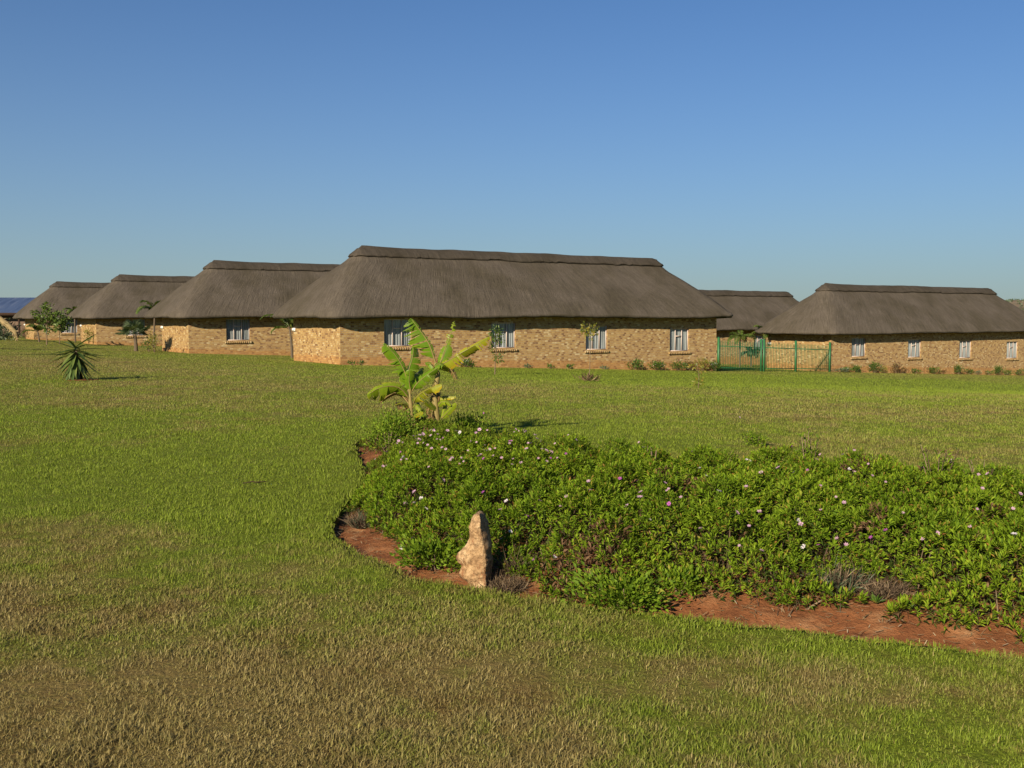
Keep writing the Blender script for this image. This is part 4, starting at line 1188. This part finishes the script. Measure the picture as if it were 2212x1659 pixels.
LAYER = None
M['daisy'] = leaf_mat('daisy_bush_leaf', [(0.0, (0.062, 0.115, 0.008)), (0.5, (0.115, 0.190, 0.012)), (0.93, (0.185, 0.270, 0.020)), (1.0, (0.28, 0.22, 0.04))], .3, .6, .15)
def ground_cover():
    r = np.random.default_rng(81)
    n0 = 215000
    X = r.uniform(-2.3, 7.2, n0); Y = r.uniform(3.4, 14.8, n0)
    # keep only what lies in the bed, thinner outside the view
    d = bed_d(X, Y)
    h = cover_h(X, Y, d)
    dens = np.clip((8.5 / np.maximum(Y, 5.0)) ** 0.5, 0.65, 1.25)
    vis = np.abs(X) < 0.52 * Y + 3.0
    k = (h > 0.05) & vis & (r.random(n0) < dens)
    X, Y, h, d = X[k], Y[k], h[k], d[k]
    e = 0.03
    gx = (cover_h(X + e, Y) - cover_h(X - e, Y)) / (2 * e); gy = (cover_h(X, Y + e) - cover_h(X, Y - e)) / (2 * e)
    gx = np.clip(gx, -2.5, 2.5); gy = np.clip(gy, -2.5, 2.5)
    nor = np.stack([-gx, -gy, np.ones_like(gx)], 1); nor /= np.linalg.norm(nor, axis=1, keepdims=True)
    nor = nor * 0.75 + np.array([0, 0, 0.5]) + r.normal(0, .22, nor.shape); nor /= np.linalg.norm(nor, axis=1, keepdims=True)
    steep = np.sqrt(1 + gx * gx + gy * gy)
    k = r.random(len(X)) < np.clip(steep * 0.62, 0, 1)
    X, Y, h, d, nor = X[k], Y[k], h[k], d[k], nor[k]
    sz = soil_z(X, Y, d)
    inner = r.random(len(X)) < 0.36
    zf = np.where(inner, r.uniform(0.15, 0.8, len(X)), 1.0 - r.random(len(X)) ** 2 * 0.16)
    Z = sz + 0.02 + h * zf
    # rosettes
    def rosettes(sel, nl, lmin, lmax, tmin, tmax, wid, spread):
        c = np.stack([X[sel], Y[sel], Z[sel]], 1); a = nor[sel]; m = len(c)
        t1 = np.cross(a, np.array([0.3, 0.9, 0.2])); t1 /= np.linalg.norm(t1, axis=1, keepdims=True); t2 = np.cross(a, t1)
        Vs = []
        sc = r.uniform(.75, 1.2, m)
        for j in range(nl):
            az = j * 2.39996 + r.uniform(0, 6.28, m); tilt = np.radians(lerp(tmin, tmax, (j + .5) / nl)) + r.normal(0, .16, m)
            hd = t1 * np.cos(az)[:, None] + t2 * np.sin(az)[:, None]
            dirn = a * np.cos(tilt)[:, None] + hd * np.sin(tilt)[:, None]
            sd = np.cross(dirn, a); sd /= (np.linalg.norm(sd, axis=1, keepdims=True) + 1e-6)
            up = np.cross(sd, dirn)
            L = (r.uniform(lmin, lmax, m) * sc)[:, None]
            base = c - a * (spread * j / nl)[None, None] + dirn * 0.004
            mid = base + dirn * L * 0.58
            tip = base + dirn * L + up * L * r.uniform(-.18, .16, (m, 1)); tip[:, 2] -= 0.10 * L[:, 0]
            wv = L * wid * r.uniform(.8, 1.2, (m, 1))
            l_ = mid + sd * wv + up * wv * .35; r_ = mid - sd * wv + up * wv * .35
            Vs.append(np.stack([base, l_, tip, r_], 1))
        return np.concatenate(Vs).reshape(-1, 3)
    outer = ~inner
    lobe = sstep(0.3 * X + (Y - 9.4) * 0.7, -0.4, 0.8) * (X < 0.8)
    r1 = r.random(len(X))
    vsets, mids = [], []
    def push(V, mi):
        vsets.append(V); mids.append(np.full(len(V) // 4 * 2, mi))
    is_lobe = r1 < lobe * 0.85
    brownp = (vnoise(X * 2.3, Y * 2.3, 51) > 0.85) & (r.random(len(X)) < 0.5)
    push(rosettes(outer & ~is_lobe & ~brownp, 12, .026, .042, 10, 80, .125, np.array(.035)), 0)
    push(rosettes(outer & is_lobe & ~brownp, 12, .023, .036, 10, 80, .11, np.array(.035)), 1)
    push(rosettes(outer & brownp, 8, .030, .05, 20, 120, .15, np.array(.05)), 2)
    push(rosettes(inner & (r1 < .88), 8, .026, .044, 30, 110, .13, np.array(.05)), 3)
    push(rosettes(inner & (r1 >= .88), 7, .03, .05, 40, 130, .13, np.array(.06)), 2)
    V = np.concatenate(vsets); mi_q = np.concatenate(mids)
    i = np.arange(len(V) // 4) * 4
    Fq = np.stack([np.stack([i, i + 1, i + 2], 1), np.stack([i, i + 2, i + 3], 1)], 1).reshape(-1, 3)
    # stems: thin upright slivers
    m = 9000
    s = r.integers(0, len(X), m)
    bx = X[s] + r.normal(0, .05, m); by = Y[s] + r.normal(0, .05, m)
    b0 = np.stack([bx, by, sz[s] - .01], 1); b1 = np.stack([X[s], Y[s], sz[s] + h[s] * r.uniform(.4, .88, m)], 1)
    q = np.stack([r.normal(0, 1, m), r.normal(0, 1, m), np.zeros(m)], 1) * .0022
    SV = np.stack([b0 - q, b0 + q, b1 + q * .5, b1 - q * .5], 1).reshape(-1, 3)
    i2 = np.arange(m) * 4 + len(V)
    SF = np.stack([i2, i2 + 1, i2 + 2, i2 + 3], 1)
    V = np.concatenate([V, SV])
    mats = [leaf_mat('daisy_leaf', [(0.0, (0.075, 0.135, 0.008)), (0.45, (0.155, 0.240, 0.012)), (0.88, (0.245, 0.340, 0.020)), (0.95, (0.24, 0.24, 0.04)), (0.985, (0.33, 0.20, 0.04)), (1.0, (0.30, 0.12, 0.04))], .3, .6, .15, patch=(1.6, (0.74, .80, .75))),
            leaf_mat('daisy_leaf_dull', [(0.0, (0.066, 0.112, 0.010)), (0.5, (0.130, 0.190, 0.014)), (0.9, (0.200, 0.255, 0.026)), (1.0, (0.17, 0.13, 0.05))], .28, .6, .15, patch=(2.2, (.9, .8, .75))),
            M['dry_bed'],
            leaf_mat('daisy_leaf_low_shade', [(0.0, (0.020, 0.038, 0.006)), (0.6, (0.042, 0.072, 0.009)), (0.9, (0.08, 0.09, 0.015)), (1.0, (0.14, 0.07, 0.02))], .2, .6, .15), M['twig']]  # inner leaves coloured darker to paint in the shade between rosettes
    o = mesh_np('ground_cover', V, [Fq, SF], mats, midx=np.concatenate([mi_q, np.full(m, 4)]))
    tag(o, 'dense green daisy ground cover filling the red soil bed, dotted with pink and white flowers', 'ground cover', kind='stuff')
    return o
cover = ground_cover()

# flowers
def on_cover(px, py, lift=0.03):
    d = ray(px, py)
    T = np.arange(4.2, 16.5, 0.008)
    Xs, Ys, Zs = d[0] * T, d[1] * T, EYE + d[2] * T
    H = soil_z(Xs, Ys) + np.maximum(cover_h(Xs, Ys), 0.01) + lift
    k = np.argmax(Zs < H)
    if not (Zs < H).any(): k = len(T) - 1
    return Vector((Xs[k], Ys[k], Zs[k]))

def flower_mesh(mat, seed, closed=False):
    r = np.random.default_rng(seed); m = MB(); n = 11
    for k in range(n):
        a = 2 * math.pi * k / n + r.normal(0, .06); ln = r.uniform(.020, .026); e = r.uniform(.1, .45) if not closed else r.uniform(.9, 1.2)
        d = Vector((math.cos(a) * math.cos(e), math.sin(a) * math.cos(e), math.sin(e))); s = Vector((-math.sin(a), math.cos(a), 0)) * .0048
        m.add([d * .004, d * ln * .6 + s, d * ln + s * .5, d * ln - s * .5, d * ln * .6 - s], [(0, 1, 2, 3, 4)], 0)
    vs = [(0, 0, .006)] + [(math.cos(2 * math.pi * k / 8) * .0055, math.sin(2 * math.pi * k / 8) * .0055, .002) for k in range(8)]
    m.add(vs, [(0, 1 + k, 1 + (k + 1) % 8) for k in range(8)], 1)
    m.tube([(0.004, 0.004, -.10), (0, 0, 0.001)], [.0016, .0016], 4, 2)
    o = m.build('flower', [mat, M['disc'], M['leaf']])
    return o
c6 = lambda x, y: ((780 + x / 3.19) / 1.1573, (980 + y / 3.19) / 1.1573)
c7 = lambda x, y: ((1400 + x / 1.907) / 1.1573, (1000 + y / 1.907) / 1.1573)
FL = []
for x, y, k in [(1045, 703, 'P'), (1365, 800, 'U'), (1550, 870, 'W'), (1500, 938, 'P'), (1712, 990, 'U'), (910, 930, 'W'), (870, 848, 'W'), (817, 885, 'W'), (742, 890, 'P'), (815, 795, 'P'), (955, 852, 'P'), (730, 518, 'W'),
                (578, 422, 'W'), (597, 478, 'U'), (565, 592, 'P'), (1335, 512, 'P'), (1380, 467, 'P'), (1665, 565, 'P'), (1515, 1170, 'W'), (1580, 1115, 'W'), (1760, 1345, 'U'), (1935, 1315, 'W'), (1820, 868, 'U'),
                (690, 390, 'P'), (720, 400, 'P'), (835, 350, 'P'), (860, 345, 'P'), (885, 335, 'P'), (810, 352, 'P'), (830, 383, 'P'), (855, 380, 'P'), (945, 305, 'P'), (970, 310, 'P'), (1080, 308, 'P'), (1150, 312, 'P'), (1180, 322, 'W'),
                (1335, 300, 'P'), (1365, 168, 'U'), (1440, 245, 'P'), (1625, 298, 'P'), (1655, 310, 'P'), (1690, 305, 'P'), (1705, 318, 'P'), (1745, 325, 'P'), (1780, 345, 'P'), (1795, 372, 'P'), (1830, 390, 'P'), (1745, 410, 'P'), (1785, 428, 'P'),
                (1710, 452, 'P'), (1835, 457, 'P'), (1870, 468, 'P'), (1912, 480, 'P'), (800, 1165, 'U'), (715, 1240, 'W'), (1550, 1575, 'U')]:
    FL.append((*c6(x, y), k))
for x, y, k in [(865, 268, 'W'), (890, 285, 'W'), (905, 292, 'W'), (667, 326, 'W'), (700, 363, 'W'), (958, 345, 'P'), (1040, 322, 'W'), (1115, 345, 'P'), (400, 225, 'P'), (632, 245, 'W'), (1048, 127, 'W'), (857, 83, 'W'), (1225, 285, 'W'),
                (1380, 330, 'W'), (1402, 343, 'P'), (1350, 260, 'P'), (1300, 215, 'P'), (1480, 162, 'W'), (1553, 205, 'P'), (1610, 240, 'W'), (1865, 298, 'W'), (2038, 352, 'P'), (2090, 295, 'U'), (385, 438, 'P'), (380, 463, 'P'), (430, 572, 'W'),
                (145, 430, 'P'), (370, 385, 'U'), (500, 395, 'P'), (520, 495, 'U'), (318, 505, 'P'), (758, 435, 'W'), (845, 537, 'P'), (950, 530, 'W'), (1137, 575, 'W'), (1147, 592, 'W'), (670, 613, 'P'), (1160, 698, 'W'), (960, 718, 'W'),
                (1800, 635, 'W'), (2165, 640, 'W'), (2195, 447, 'W'), (1775, 442, 'P'), (75, 190, 'P'), (2205, 685, 'U')]:
    FL.append((*c7(x, y), k))
FL = [(x, y, 'P' if (k == 'W' and i > 60 and i % 3) else k) for i, (x, y, k) in enumerate(FL)][:100]
protos = {}
rf = np.random.default_rng(91)
for (px, py, k) in FL:
    mat = {'W': 'petal_white', 'P': 'petal_pink', 'U': 'petal_purple'}[k]
    v = int(rf.integers(0, 2)); key = (k, v)
    if key not in protos: o = protos[key] = flower_mesh(M[mat], 300 + len(protos), closed=False); o.parent = cover
    else:
        o = protos[key].copy(); COL.objects.link(o); o.parent = cover
    o['label'] = {'W': 'white daisy flower', 'P': 'pink daisy flower', 'U': 'purple daisy flower'}[k]
    o.location = on_cover(px, py)
    o.rotation_euler = (rf.normal(0.55, .3), rf.normal(-.25, .3), rf.uniform(0, 6.28))
    s = rf.uniform(0.62, 0.9); o.scale = (s, s, s)

def flower_scatter():
    # the many small pale blooms beyond the hundred largest
    r = np.random.default_rng(92); V, Fc, mi = [], [], []
    for _ in range(95):
        if r.random() < .62: px, py = r.uniform(800, 1240), r.uniform(925, 1010)
        else: px, py = r.uniform(1200, 2190), r.uniform(955, 1180)
        c = np.array(on_cover(px, py, 0.035)); s = r.uniform(.010, .016)
        n = np.array([r.normal(-.2, .3), -0.55 + r.normal(0, .25), .8]); n /= np.linalg.norm(n)
        t1 = np.cross(n, [1, 0, 0.1]); t1 /= np.linalg.norm(t1); t2 = np.cross(n, t1); m_ = 0 if r.random() < .68 else (1 if r.random() < .7 else 2)
        for k in range(7):
            a = 2 * math.pi * k / 7; d = t1 * math.cos(a) + t2 * math.sin(a) + n * .25; q = (t2 * math.cos(a) - t1 * math.sin(a)) * s * .24
            b = len(V); V += [c, c + d * s * .7 + q, c + d * s, c + d * s * .7 - q]; Fc.append((b, b + 1, b + 2, b + 3)); mi.append(m_)
    o = mesh_np('small_flowers', np.array(V), Fc, [M['petal_pink'], M['petal_pink'], M['petal_purple']], cover, midx=mi)
    tag(o, kind='stuff')
flower_scatter()

# ------------------------------------------------------------------ single plants of the bed
def sprig(px_base, py_base, h, wd, n, label, seed, mat='daisy', leaf=.042, nstem=12):
    p = on_cover(px_base, py_base, 0.0); r = np.random.default_rng(seed)
    gz = float(soil_z(np.array([p.x]), np.array([p.y]))[0]); p0 = Vector((p.x, p.y, gz)); hh = p.z - gz + h
    m = MB(); C, N = [], []
    for k in range(nstem):
        a = r.uniform(0, 6.28); rr = wd * r.uniform(.1, 1); tp = Vector((rr * math.cos(a), rr * math.sin(a), hh * r.uniform(.72, 1.0)))
        m.tube([(0, 0, -.02), (tp.x * .5, tp.y * .5, tp.z * .6), tp], [.006, .005, .003], 4)
        for j in range(n // nstem):
            t = r.uniform(.45, 1.02); c = np.array([tp.x * t, tp.y * t, tp.z * t]) + r.normal(0, .012, 3)
            C.append(c); N.append(np.array([r.normal(0, 1), r.normal(0, 1), r.uniform(.1, 1.2)]))
    V, Fq = leaf_cloud(np.array(C), np.array(N), leaf, r, .32)
    b = len(m.v); m.v += [tuple(v) for v in V]; m.f += [tuple(f + b) for f in Fq]; m.m += [1] * len(Fq)
    o = m.build('daisy_bush', [M['twig'], M[mat]]); o.location = p0
    tag(o, label, 'bush', 'bushes standing out of the flower bed')
sprig(1632, 975, .22, .20, 900, 'tallest tuft rising from the back of the flower bed, right of centre', 401, nstem=22)
sprig(1746, 975, .19, .12, 300, 'small sprig at the back of the flower bed, right of the tallest tuft', 402)
sprig(2025, 1010, .18, .16, 340, 'twiggy sprig at the back of the flower bed toward the right edge', 403)
sprig(2120, 1020, .10, .20, 220, 'sparse twiggy bush at the back of the bed at the far right', 404)
sprig(1410, 985, .08, .10, 120, 'short sprig at the back of the bed right of the banana plant', 405)

def tuft(px, py, h, wd, n, label, seed, mat, mat2=None, frac=0.0, thin=.004, cat='dry tuft'):
    p = ground(px, py); r = np.random.default_rng(seed)
    p.z = float(soil_z(np.array([p.x]), np.array([p.y]))[0])
    a = r.uniform(0, 6.28, n); rr = np.sqrt(r.uniform(0, 1, n)) * wd
    base = np.stack([np.cos(a) * rr * .55, np.sin(a) * rr * .55, np.full(n, -.01)], 1)
    ln = h * r.uniform(.5, 1.1, n); out = r.uniform(.1, 1.1, n)
    d = np.stack([np.cos(a) * out + r.normal(0, .35, n), np.sin(a) * out + r.normal(0, .35, n), np.ones(n)], 1); d /= np.linalg.norm(d, axis=1, keepdims=True)
    mid = base + d * ln[:, None] * .55; d2 = d + r.normal(0, .45, (n, 3)); d2[:, 2] -= .35; tip = mid + d2 * ln[:, None] * .45
    s = np.cross(d, r.normal(0, 1, (n, 3))); s /= np.linalg.norm(s, axis=1, keepdims=True); s *= thin
    V = np.stack([base - s, base + s, mid + s, mid - s, tip], 1).reshape(-1, 3); i = np.arange(n) * 5
    Q = np.stack([i, i + 1, i + 2, i + 3], 1); T = np.stack([i + 3, i + 2, i + 4], 1)
    g = (r.random(n) < frac).astype(int)
    o = mesh_np('dry_tuft', V, [Q, T], [M[mat], M[mat2 or mat]], midx=np.concatenate([g, g])); o.location = p
    tag(o, label, cat, 'dry tufts at the edge of the flower bed')
tuft(1092, 1262, .11, .17, 1200, 'dark dry twiggy tuft at the foot of the upright rock', 411, 'twig', 'dry', .25, .0022)
tuft(1110, 1240, .17, .16, 900, 'dry grey tuft just behind the one at the foot of the rock', 415, 'twig', 'dry', .2, .0022)
tuft(1805, 1296, .18, .20, 600, 'half green grassy tuft at the bed edge, left of a greyer one', 412, 'twig', 'leaf_grey', .45, .0032)
tuft(1905, 1305, .11, .22, 700, 'grey dead tuft at the bed edge, right of the grassy one', 413, 'twig', 'dry', .2, .0025)
tuft(792, 1125, .14, .22, 900, 'dark dead growth at the left tip of the bed', 414, 'twig', 'leaf_grey', .2, .0025)

def lawn_twig():
    p = ground(547, 1049); m = MB()
    m.tube([(-.10, 0, .022), (-.02, .02, .034), (.05, .01, .030), (.12, .03, .036)], [.004, .006, .006, .003], 6)
    m.tube([(.03, .01, .031), (.08, -.02, .045)], [.004, .002], 5)
    o = m.build('twig', M['dark']); o.location = p
    tag(o, 'dark twig lying alone on the green lawn left of the flower bed', 'twig')
lawn_twig()

def seedling(px, py, h, label, seed):
    p = ground(px, py); r = np.random.default_rng(seed); p.z = float(soil_z(np.array([p.x]), np.array([p.y]))[0])
    n = 16; a = np.arange(n) * 2.4; e = np.linspace(1.2, .25, n)
    N = np.stack([np.cos(a) * np.cos(e), np.sin(a) * np.cos(e), np.sin(e)], 1)
    V, Fq = leaf_cloud(np.zeros((n, 3)) + np.array([0, 0, .01]), N, h, r, .24)
    o = mesh_np('seedling', V, Fq, M['leaf']); o.location = p; tag(o, label, 'seedling', 'seedlings on the bare soil strip')
seedling(1952, 1331, .075, 'small green rosette on red soil, lower of two below the grey tuft', 421)
seedling(1893, 1321, .06, 'small green rosette on red soil, left one of two below the grey tuft', 422)
seedling(1755, 1287, .06, 'small green rosette on red soil left of the grassy tuft', 423)

def low_bush(px, py, h, wd, n, label, seed, mat='daisy', leaf=.036):
    p = ground(px, py); p.z = float(soil_z(np.array([p.x]), np.array([p.y]))[0])
    m, mats = shrub_mesh('daisy_bush', h, wd, n, M[mat], seed, leaf); o = m.build('daisy_bush', mats)
    o.location = p; tag(o, label, 'bush', 'bushes standing out of the flower bed')
low_bush(940, 1218, .17, .40, 1500, 'low leafy bush on the soil left of the upright rock', 431)
low_bush(1345, 1300, .15, .55, 1800, 'low spreading bush overhanging the front edge of the bed, right of the rock', 432)
low_bush(1468, 1286, .12, .28, 600, 'small low bush on the soil right of the spreading one', 433)

low_bush(838, 985, .42, .56, 2400, 'dark green bush left of the banana plant at the back of the bed', 434)
low_bush(1016, 946, .34, .52, 2000, 'leafy bush right of the banana plant base at the back of the bed', 435)

# straws lying on the soil strip
def litter():
    r = np.random.default_rng(95); n = 9000
    X = r.uniform(-1.6, 3.2, n); Y = r.uniform(4.4, 8.4, n); d = bed_d(X, Y)
    k = (d > .01) & (d < .75); X, Y, d = X[k], Y[k], d[k]; n = len(X)
    k = r.random(n) < 0.35 + .65 * (fbm(X * 2, Y * 2, 61, 2) > .5); X, Y, d = X[k], Y[k], d[k]; n = len(X)
    Z = soil_z(X, Y, d) + r.uniform(.010, .022, n); a = r.uniform(0, 6.28, n); L = r.uniform(.012, .065, n)
    u = np.stack([np.cos(a) * L, np.sin(a) * L, r.normal(0, .006, n)], 1); s = np.stack([-np.sin(a), np.cos(a), np.zeros(n)], 1) * r.uniform(.0016, .0038, n)[:, None]
    c = np.stack([X, Y, Z], 1)
    V = np.stack([c - s, c + s, c + u + s * .6 , c + u - s * .6], 1).reshape(-1, 3); i = np.arange(n) * 4
    o = mesh_np('straw_litter', V, np.stack([i, i + 1, i + 2, i + 3], 1), M['straw'])
    tag(o, 'dry straw bits scattered on the red soil strip', 'straw', kind='stuff')
litter()

# ------------------------------------------------------------------ rock
def rock():
    t = NT('sandstone')
    ob = t.n('TexCoord').outputs['Object']
    n1 = t.noise(ob, 9, 5, .7); n2 = t.noise(ob, 34, 5, .75); n3 = t.noise(t.mapping(ob, (30, 30, 7)), 1.0, 4, .7)
    c = t.ramp(n1, [(.3, (0.26, 0.150, 0.075)), (.5, (0.40, 0.255, 0.130)), (.62, (0.50, 0.35, 0.20)), (.8, (0.58, 0.46, 0.31))])
    c = t.mix(t.ramp(n2, [(.42, (0.75, .75, .75)), (.55, (0, 0, 0))]), c, (0.15, 0.085, 0.042))
    nx_ = t.n('SeparateXYZ', None, Vector=ob)
    k = t.math('MULTIPLY', t.math('GREATER_THAN', n3, .60), 0.6)
    c = t.mix(k, c, (0.20, 0.072, 0.030))
    h = t.math('ADD', t.math('MULTIPLY', n2, .8), n1)
    mat = t.done(t.principled(c, .9, .15, t.bump(h, 1.0, .02)))
    p = ground(1030, 1264); S = p.y / F / 1.1573 / 6.9125   # crop pixel to metre (2212/320 zoom)
    zt = 1530.0; xc = 640.0
    L = [(262, 634, 684, 690, 700), (285, 604, 688, 705, 726), (330, 580, 690, 735, 760), (420, 560, 690, 760, 790), (520, 525, 690, 790, 815), (600, 520, 700, 810, 835), (700, 535, 725, 830, 860), (780, 470, 745, 850, 870), (880, 400, 765, 862, 880), (960, 310, 775, 870, 890),
         (1040, 275, 780, 885, 905), (1110, 310, 788, 890, 908), (1180, 375, 792, 890, 905), (1260, 355, 795, 885, 900), (1330, 312, 793, 875, 892), (1400, 350, 790, 860, 880), (1470, 470, 790, 845, 868), (1560, 520, 790, 835, 860)]
    r = np.random.default_rng(97)
    ys = np.linspace(262, 1900, 76); A = np.array(L, float)
    V = []; nn = 28
    for y in ys:
        xl, xr, xd, xe = [np.interp(y, A[:, 0], A[:, i]) for i in (1, 2, 3, 4)]
        gw = np.interp(y, [262, 330, 700, 1000], [10, 30, 32, 6]); xl -= gw; xe += gw * .8; xd += gw * .6; xr += gw * .3
        z = (zt - y) * S
        w_ = (xr - xl) * S
        # section: left edge -> lit face -> arris -> dark side -> back
        cr = [((xl - xc) * S, .012), (lerp(xl, xr, .35) * S - xc * S, -.018), (lerp(xl, xr, .75) * S - xc * S, -.032), ((xr - xc) * S, -.036), ((xd - xc) * S, .050), ((xe - xc) * S, .105), (lerp(xl, xe, .6) * S - xc * S, .125), (lerp(xl, xe, .25) * S - xc * S, .075)]
        cr = np.array(cr); tt = np.linspace(0, len(cr), nn, endpoint=False)
        for f in tt:
            i = int(f); q = lerp(cr[i], cr[(i + 1) % len(cr)], f - i)
            V.append((q[0], q[1], z))
    V = np.array(V)
    cen = np.array([0, .03, 0])
    dn = V - np.column_stack([np.zeros(len(V)), np.full(len(V), .03), V[:, 2]]); dn /= np.linalg.norm(dn, axis=1, keepdims=True) + 1e-6
    ang = np.arctan2(dn[:, 1], dn[:, 0])
    dis = (fbm(ang * 2.2 + 5, V[:, 2] * 22, 71, 4) - .5) * .020 + (vnoise(ang * 9, V[:, 2] * 90, 75) - .5) * .008
    V[:, :2] += dn[:, :2] * dis[:, None]; V[:, 2] += (vnoise(ang * 5, V[:, 2] * 50, 77) - .5) * .006
    fs = []
    for j in range(len(ys) - 1):
        for k in range(nn): fs.append((j * nn + k, (j + 1) * nn + k, (j + 1) * nn + (k + 1) % nn, j * nn + (k + 1) % nn))
    fs.append(tuple(range(nn)))
    o = mesh_np('rock', V, fs, mat)
    o.location = (p.x + 0.002, p.y, p.z - 0.005)
    tag(o, 'upright jagged tan sandstone rock standing at the front of the flower bed', 'rock')
rock()

# ------------------------------------------------------------------ grass blades
def grass():
    r = np.random.default_rng(99)
    Vs, Fs, Ds = [], [], []
    base_i = 0
    def field(y0, y1, n, lmin, lmax, wid, seg, lean, extra=0.0):
        nonlocal base_i
        m = int(n)
        # area-weighted in a wedge somewhat wider than the view, thinner with distance
        u = r.random(m); Y = np.exp(lerp(math.log(y0), math.log(y1), u))
        X = r.uniform(-1, 1, m) * (0.53 * Y + 2.4)
        d = bed_d(X, Y) if y0 < 16 else np.full(m, -1.0)
        k = (d < 0.025)
        if y0 > 30:
            for h in HOUSES.values():
                a = h.rotation_euler[2]; lx = (X - h.location.x) * math.cos(a) + (Y - h.location.y) * math.sin(a); ly = -(X - h.location.x) * math.sin(a) + (Y - h.location.y) * math.cos(a)
                k &= ~((lx > -.25) & (lx < 24.8) & (ly > -.30) & (ly < W + .25))
        X, Y = X[k], Y[k]; m = len(X)
        dry = np.clip(dryness(X, Y) + extra, 0.03, 1)
        Z = terr(X, Y)
        a = r.uniform(0, 6.28, m); ln = r.uniform(lmin, lmax, m) * (0.35 + 1.3 * fbm(X * 7, Y * 7, 66, 2)); out = np.abs(r.normal(0, lean, m))
        d0 = np.stack([np.cos(a) * out, np.sin(a) * out, np.ones(m)], 1); d0 /= np.linalg.norm(d0, axis=1, keepdims=True)
        b = np.stack([X, Y, Z - .006], 1)
        s = np.stack([-np.sin(a + r.normal(0, .7, m)), np.cos(a), np.zeros(m)], 1); s *= (wid * r.uniform(.6, 1.3, m) * .5)[:, None]
        if seg == 2:
            mid = b + d0 * ln[:, None] * .55
            d1 = d0 + np.stack([np.cos(a), np.sin(a), -np.ones(m) * .4], 1) * r.uniform(.1, 1.1, m)[:, None]; d1 /= np.linalg.norm(d1, axis=1, keepdims=True)
            tip = mid + d1 * ln[:, None] * .5
            V = np.stack([b - s, b + s, mid + s * .8, mid - s * .8, tip], 1).reshape(-1, 3); i = np.arange(m) * 5 + base_i
            Fs.append(np.stack([i, i + 1, i + 2], 1)); Fs.append(np.stack([i, i + 2, i + 3], 1)); Fs.append(np.stack([i + 3, i + 2, i + 4], 1)); nv = 5
        else:
            tip = b + d0 * ln[:, None]
            V = np.stack([b - s, b + s, tip], 1).reshape(-1, 3); i = np.arange(m) * 3 + base_i
            Fs.append(np.stack([i, i + 1, i + 2], 1)); nv = 3
        Vs.append(V); Ds.append(np.repeat(dry, nv)); base_i += len(V)
    rings = [2.7, 3.6, 4.8, 6.2, 8.0, 10.5, 13.5, 17.5, 23, 31, 43, 62, 95]
    for k in range(len(rings) - 1):
        t = k / (len(rings) - 2)
        y0, y1 = rings[k], rings[k + 1]
        n = 225000 * (math.log(y1 / y0) / math.log(3.6 / 2.7)) * lerp(1.0, 0.42, min(1, t * 1.3))
        field(y0, y1, n, lerp(.014, .030, t), lerp(.034, .050, t), .0031 * (1 + 5.0 * t ** 1.5), 2 if y1 <= 6.3 else 1, lerp(1.3, .22, min(1, t * 1.05)))
    field(2.7, 8.0, 26000, .022, .046, .0038, 2, 1.2, 0.4)
    o = mesh_np('grass', np.concatenate(Vs), [np.concatenate(Fs)], M['blade'], attrs={'dry': np.concatenate(Ds)})
    tag(o, 'short lawn grass, green mixed with straw brown', 'grass', kind='stuff')
grass()
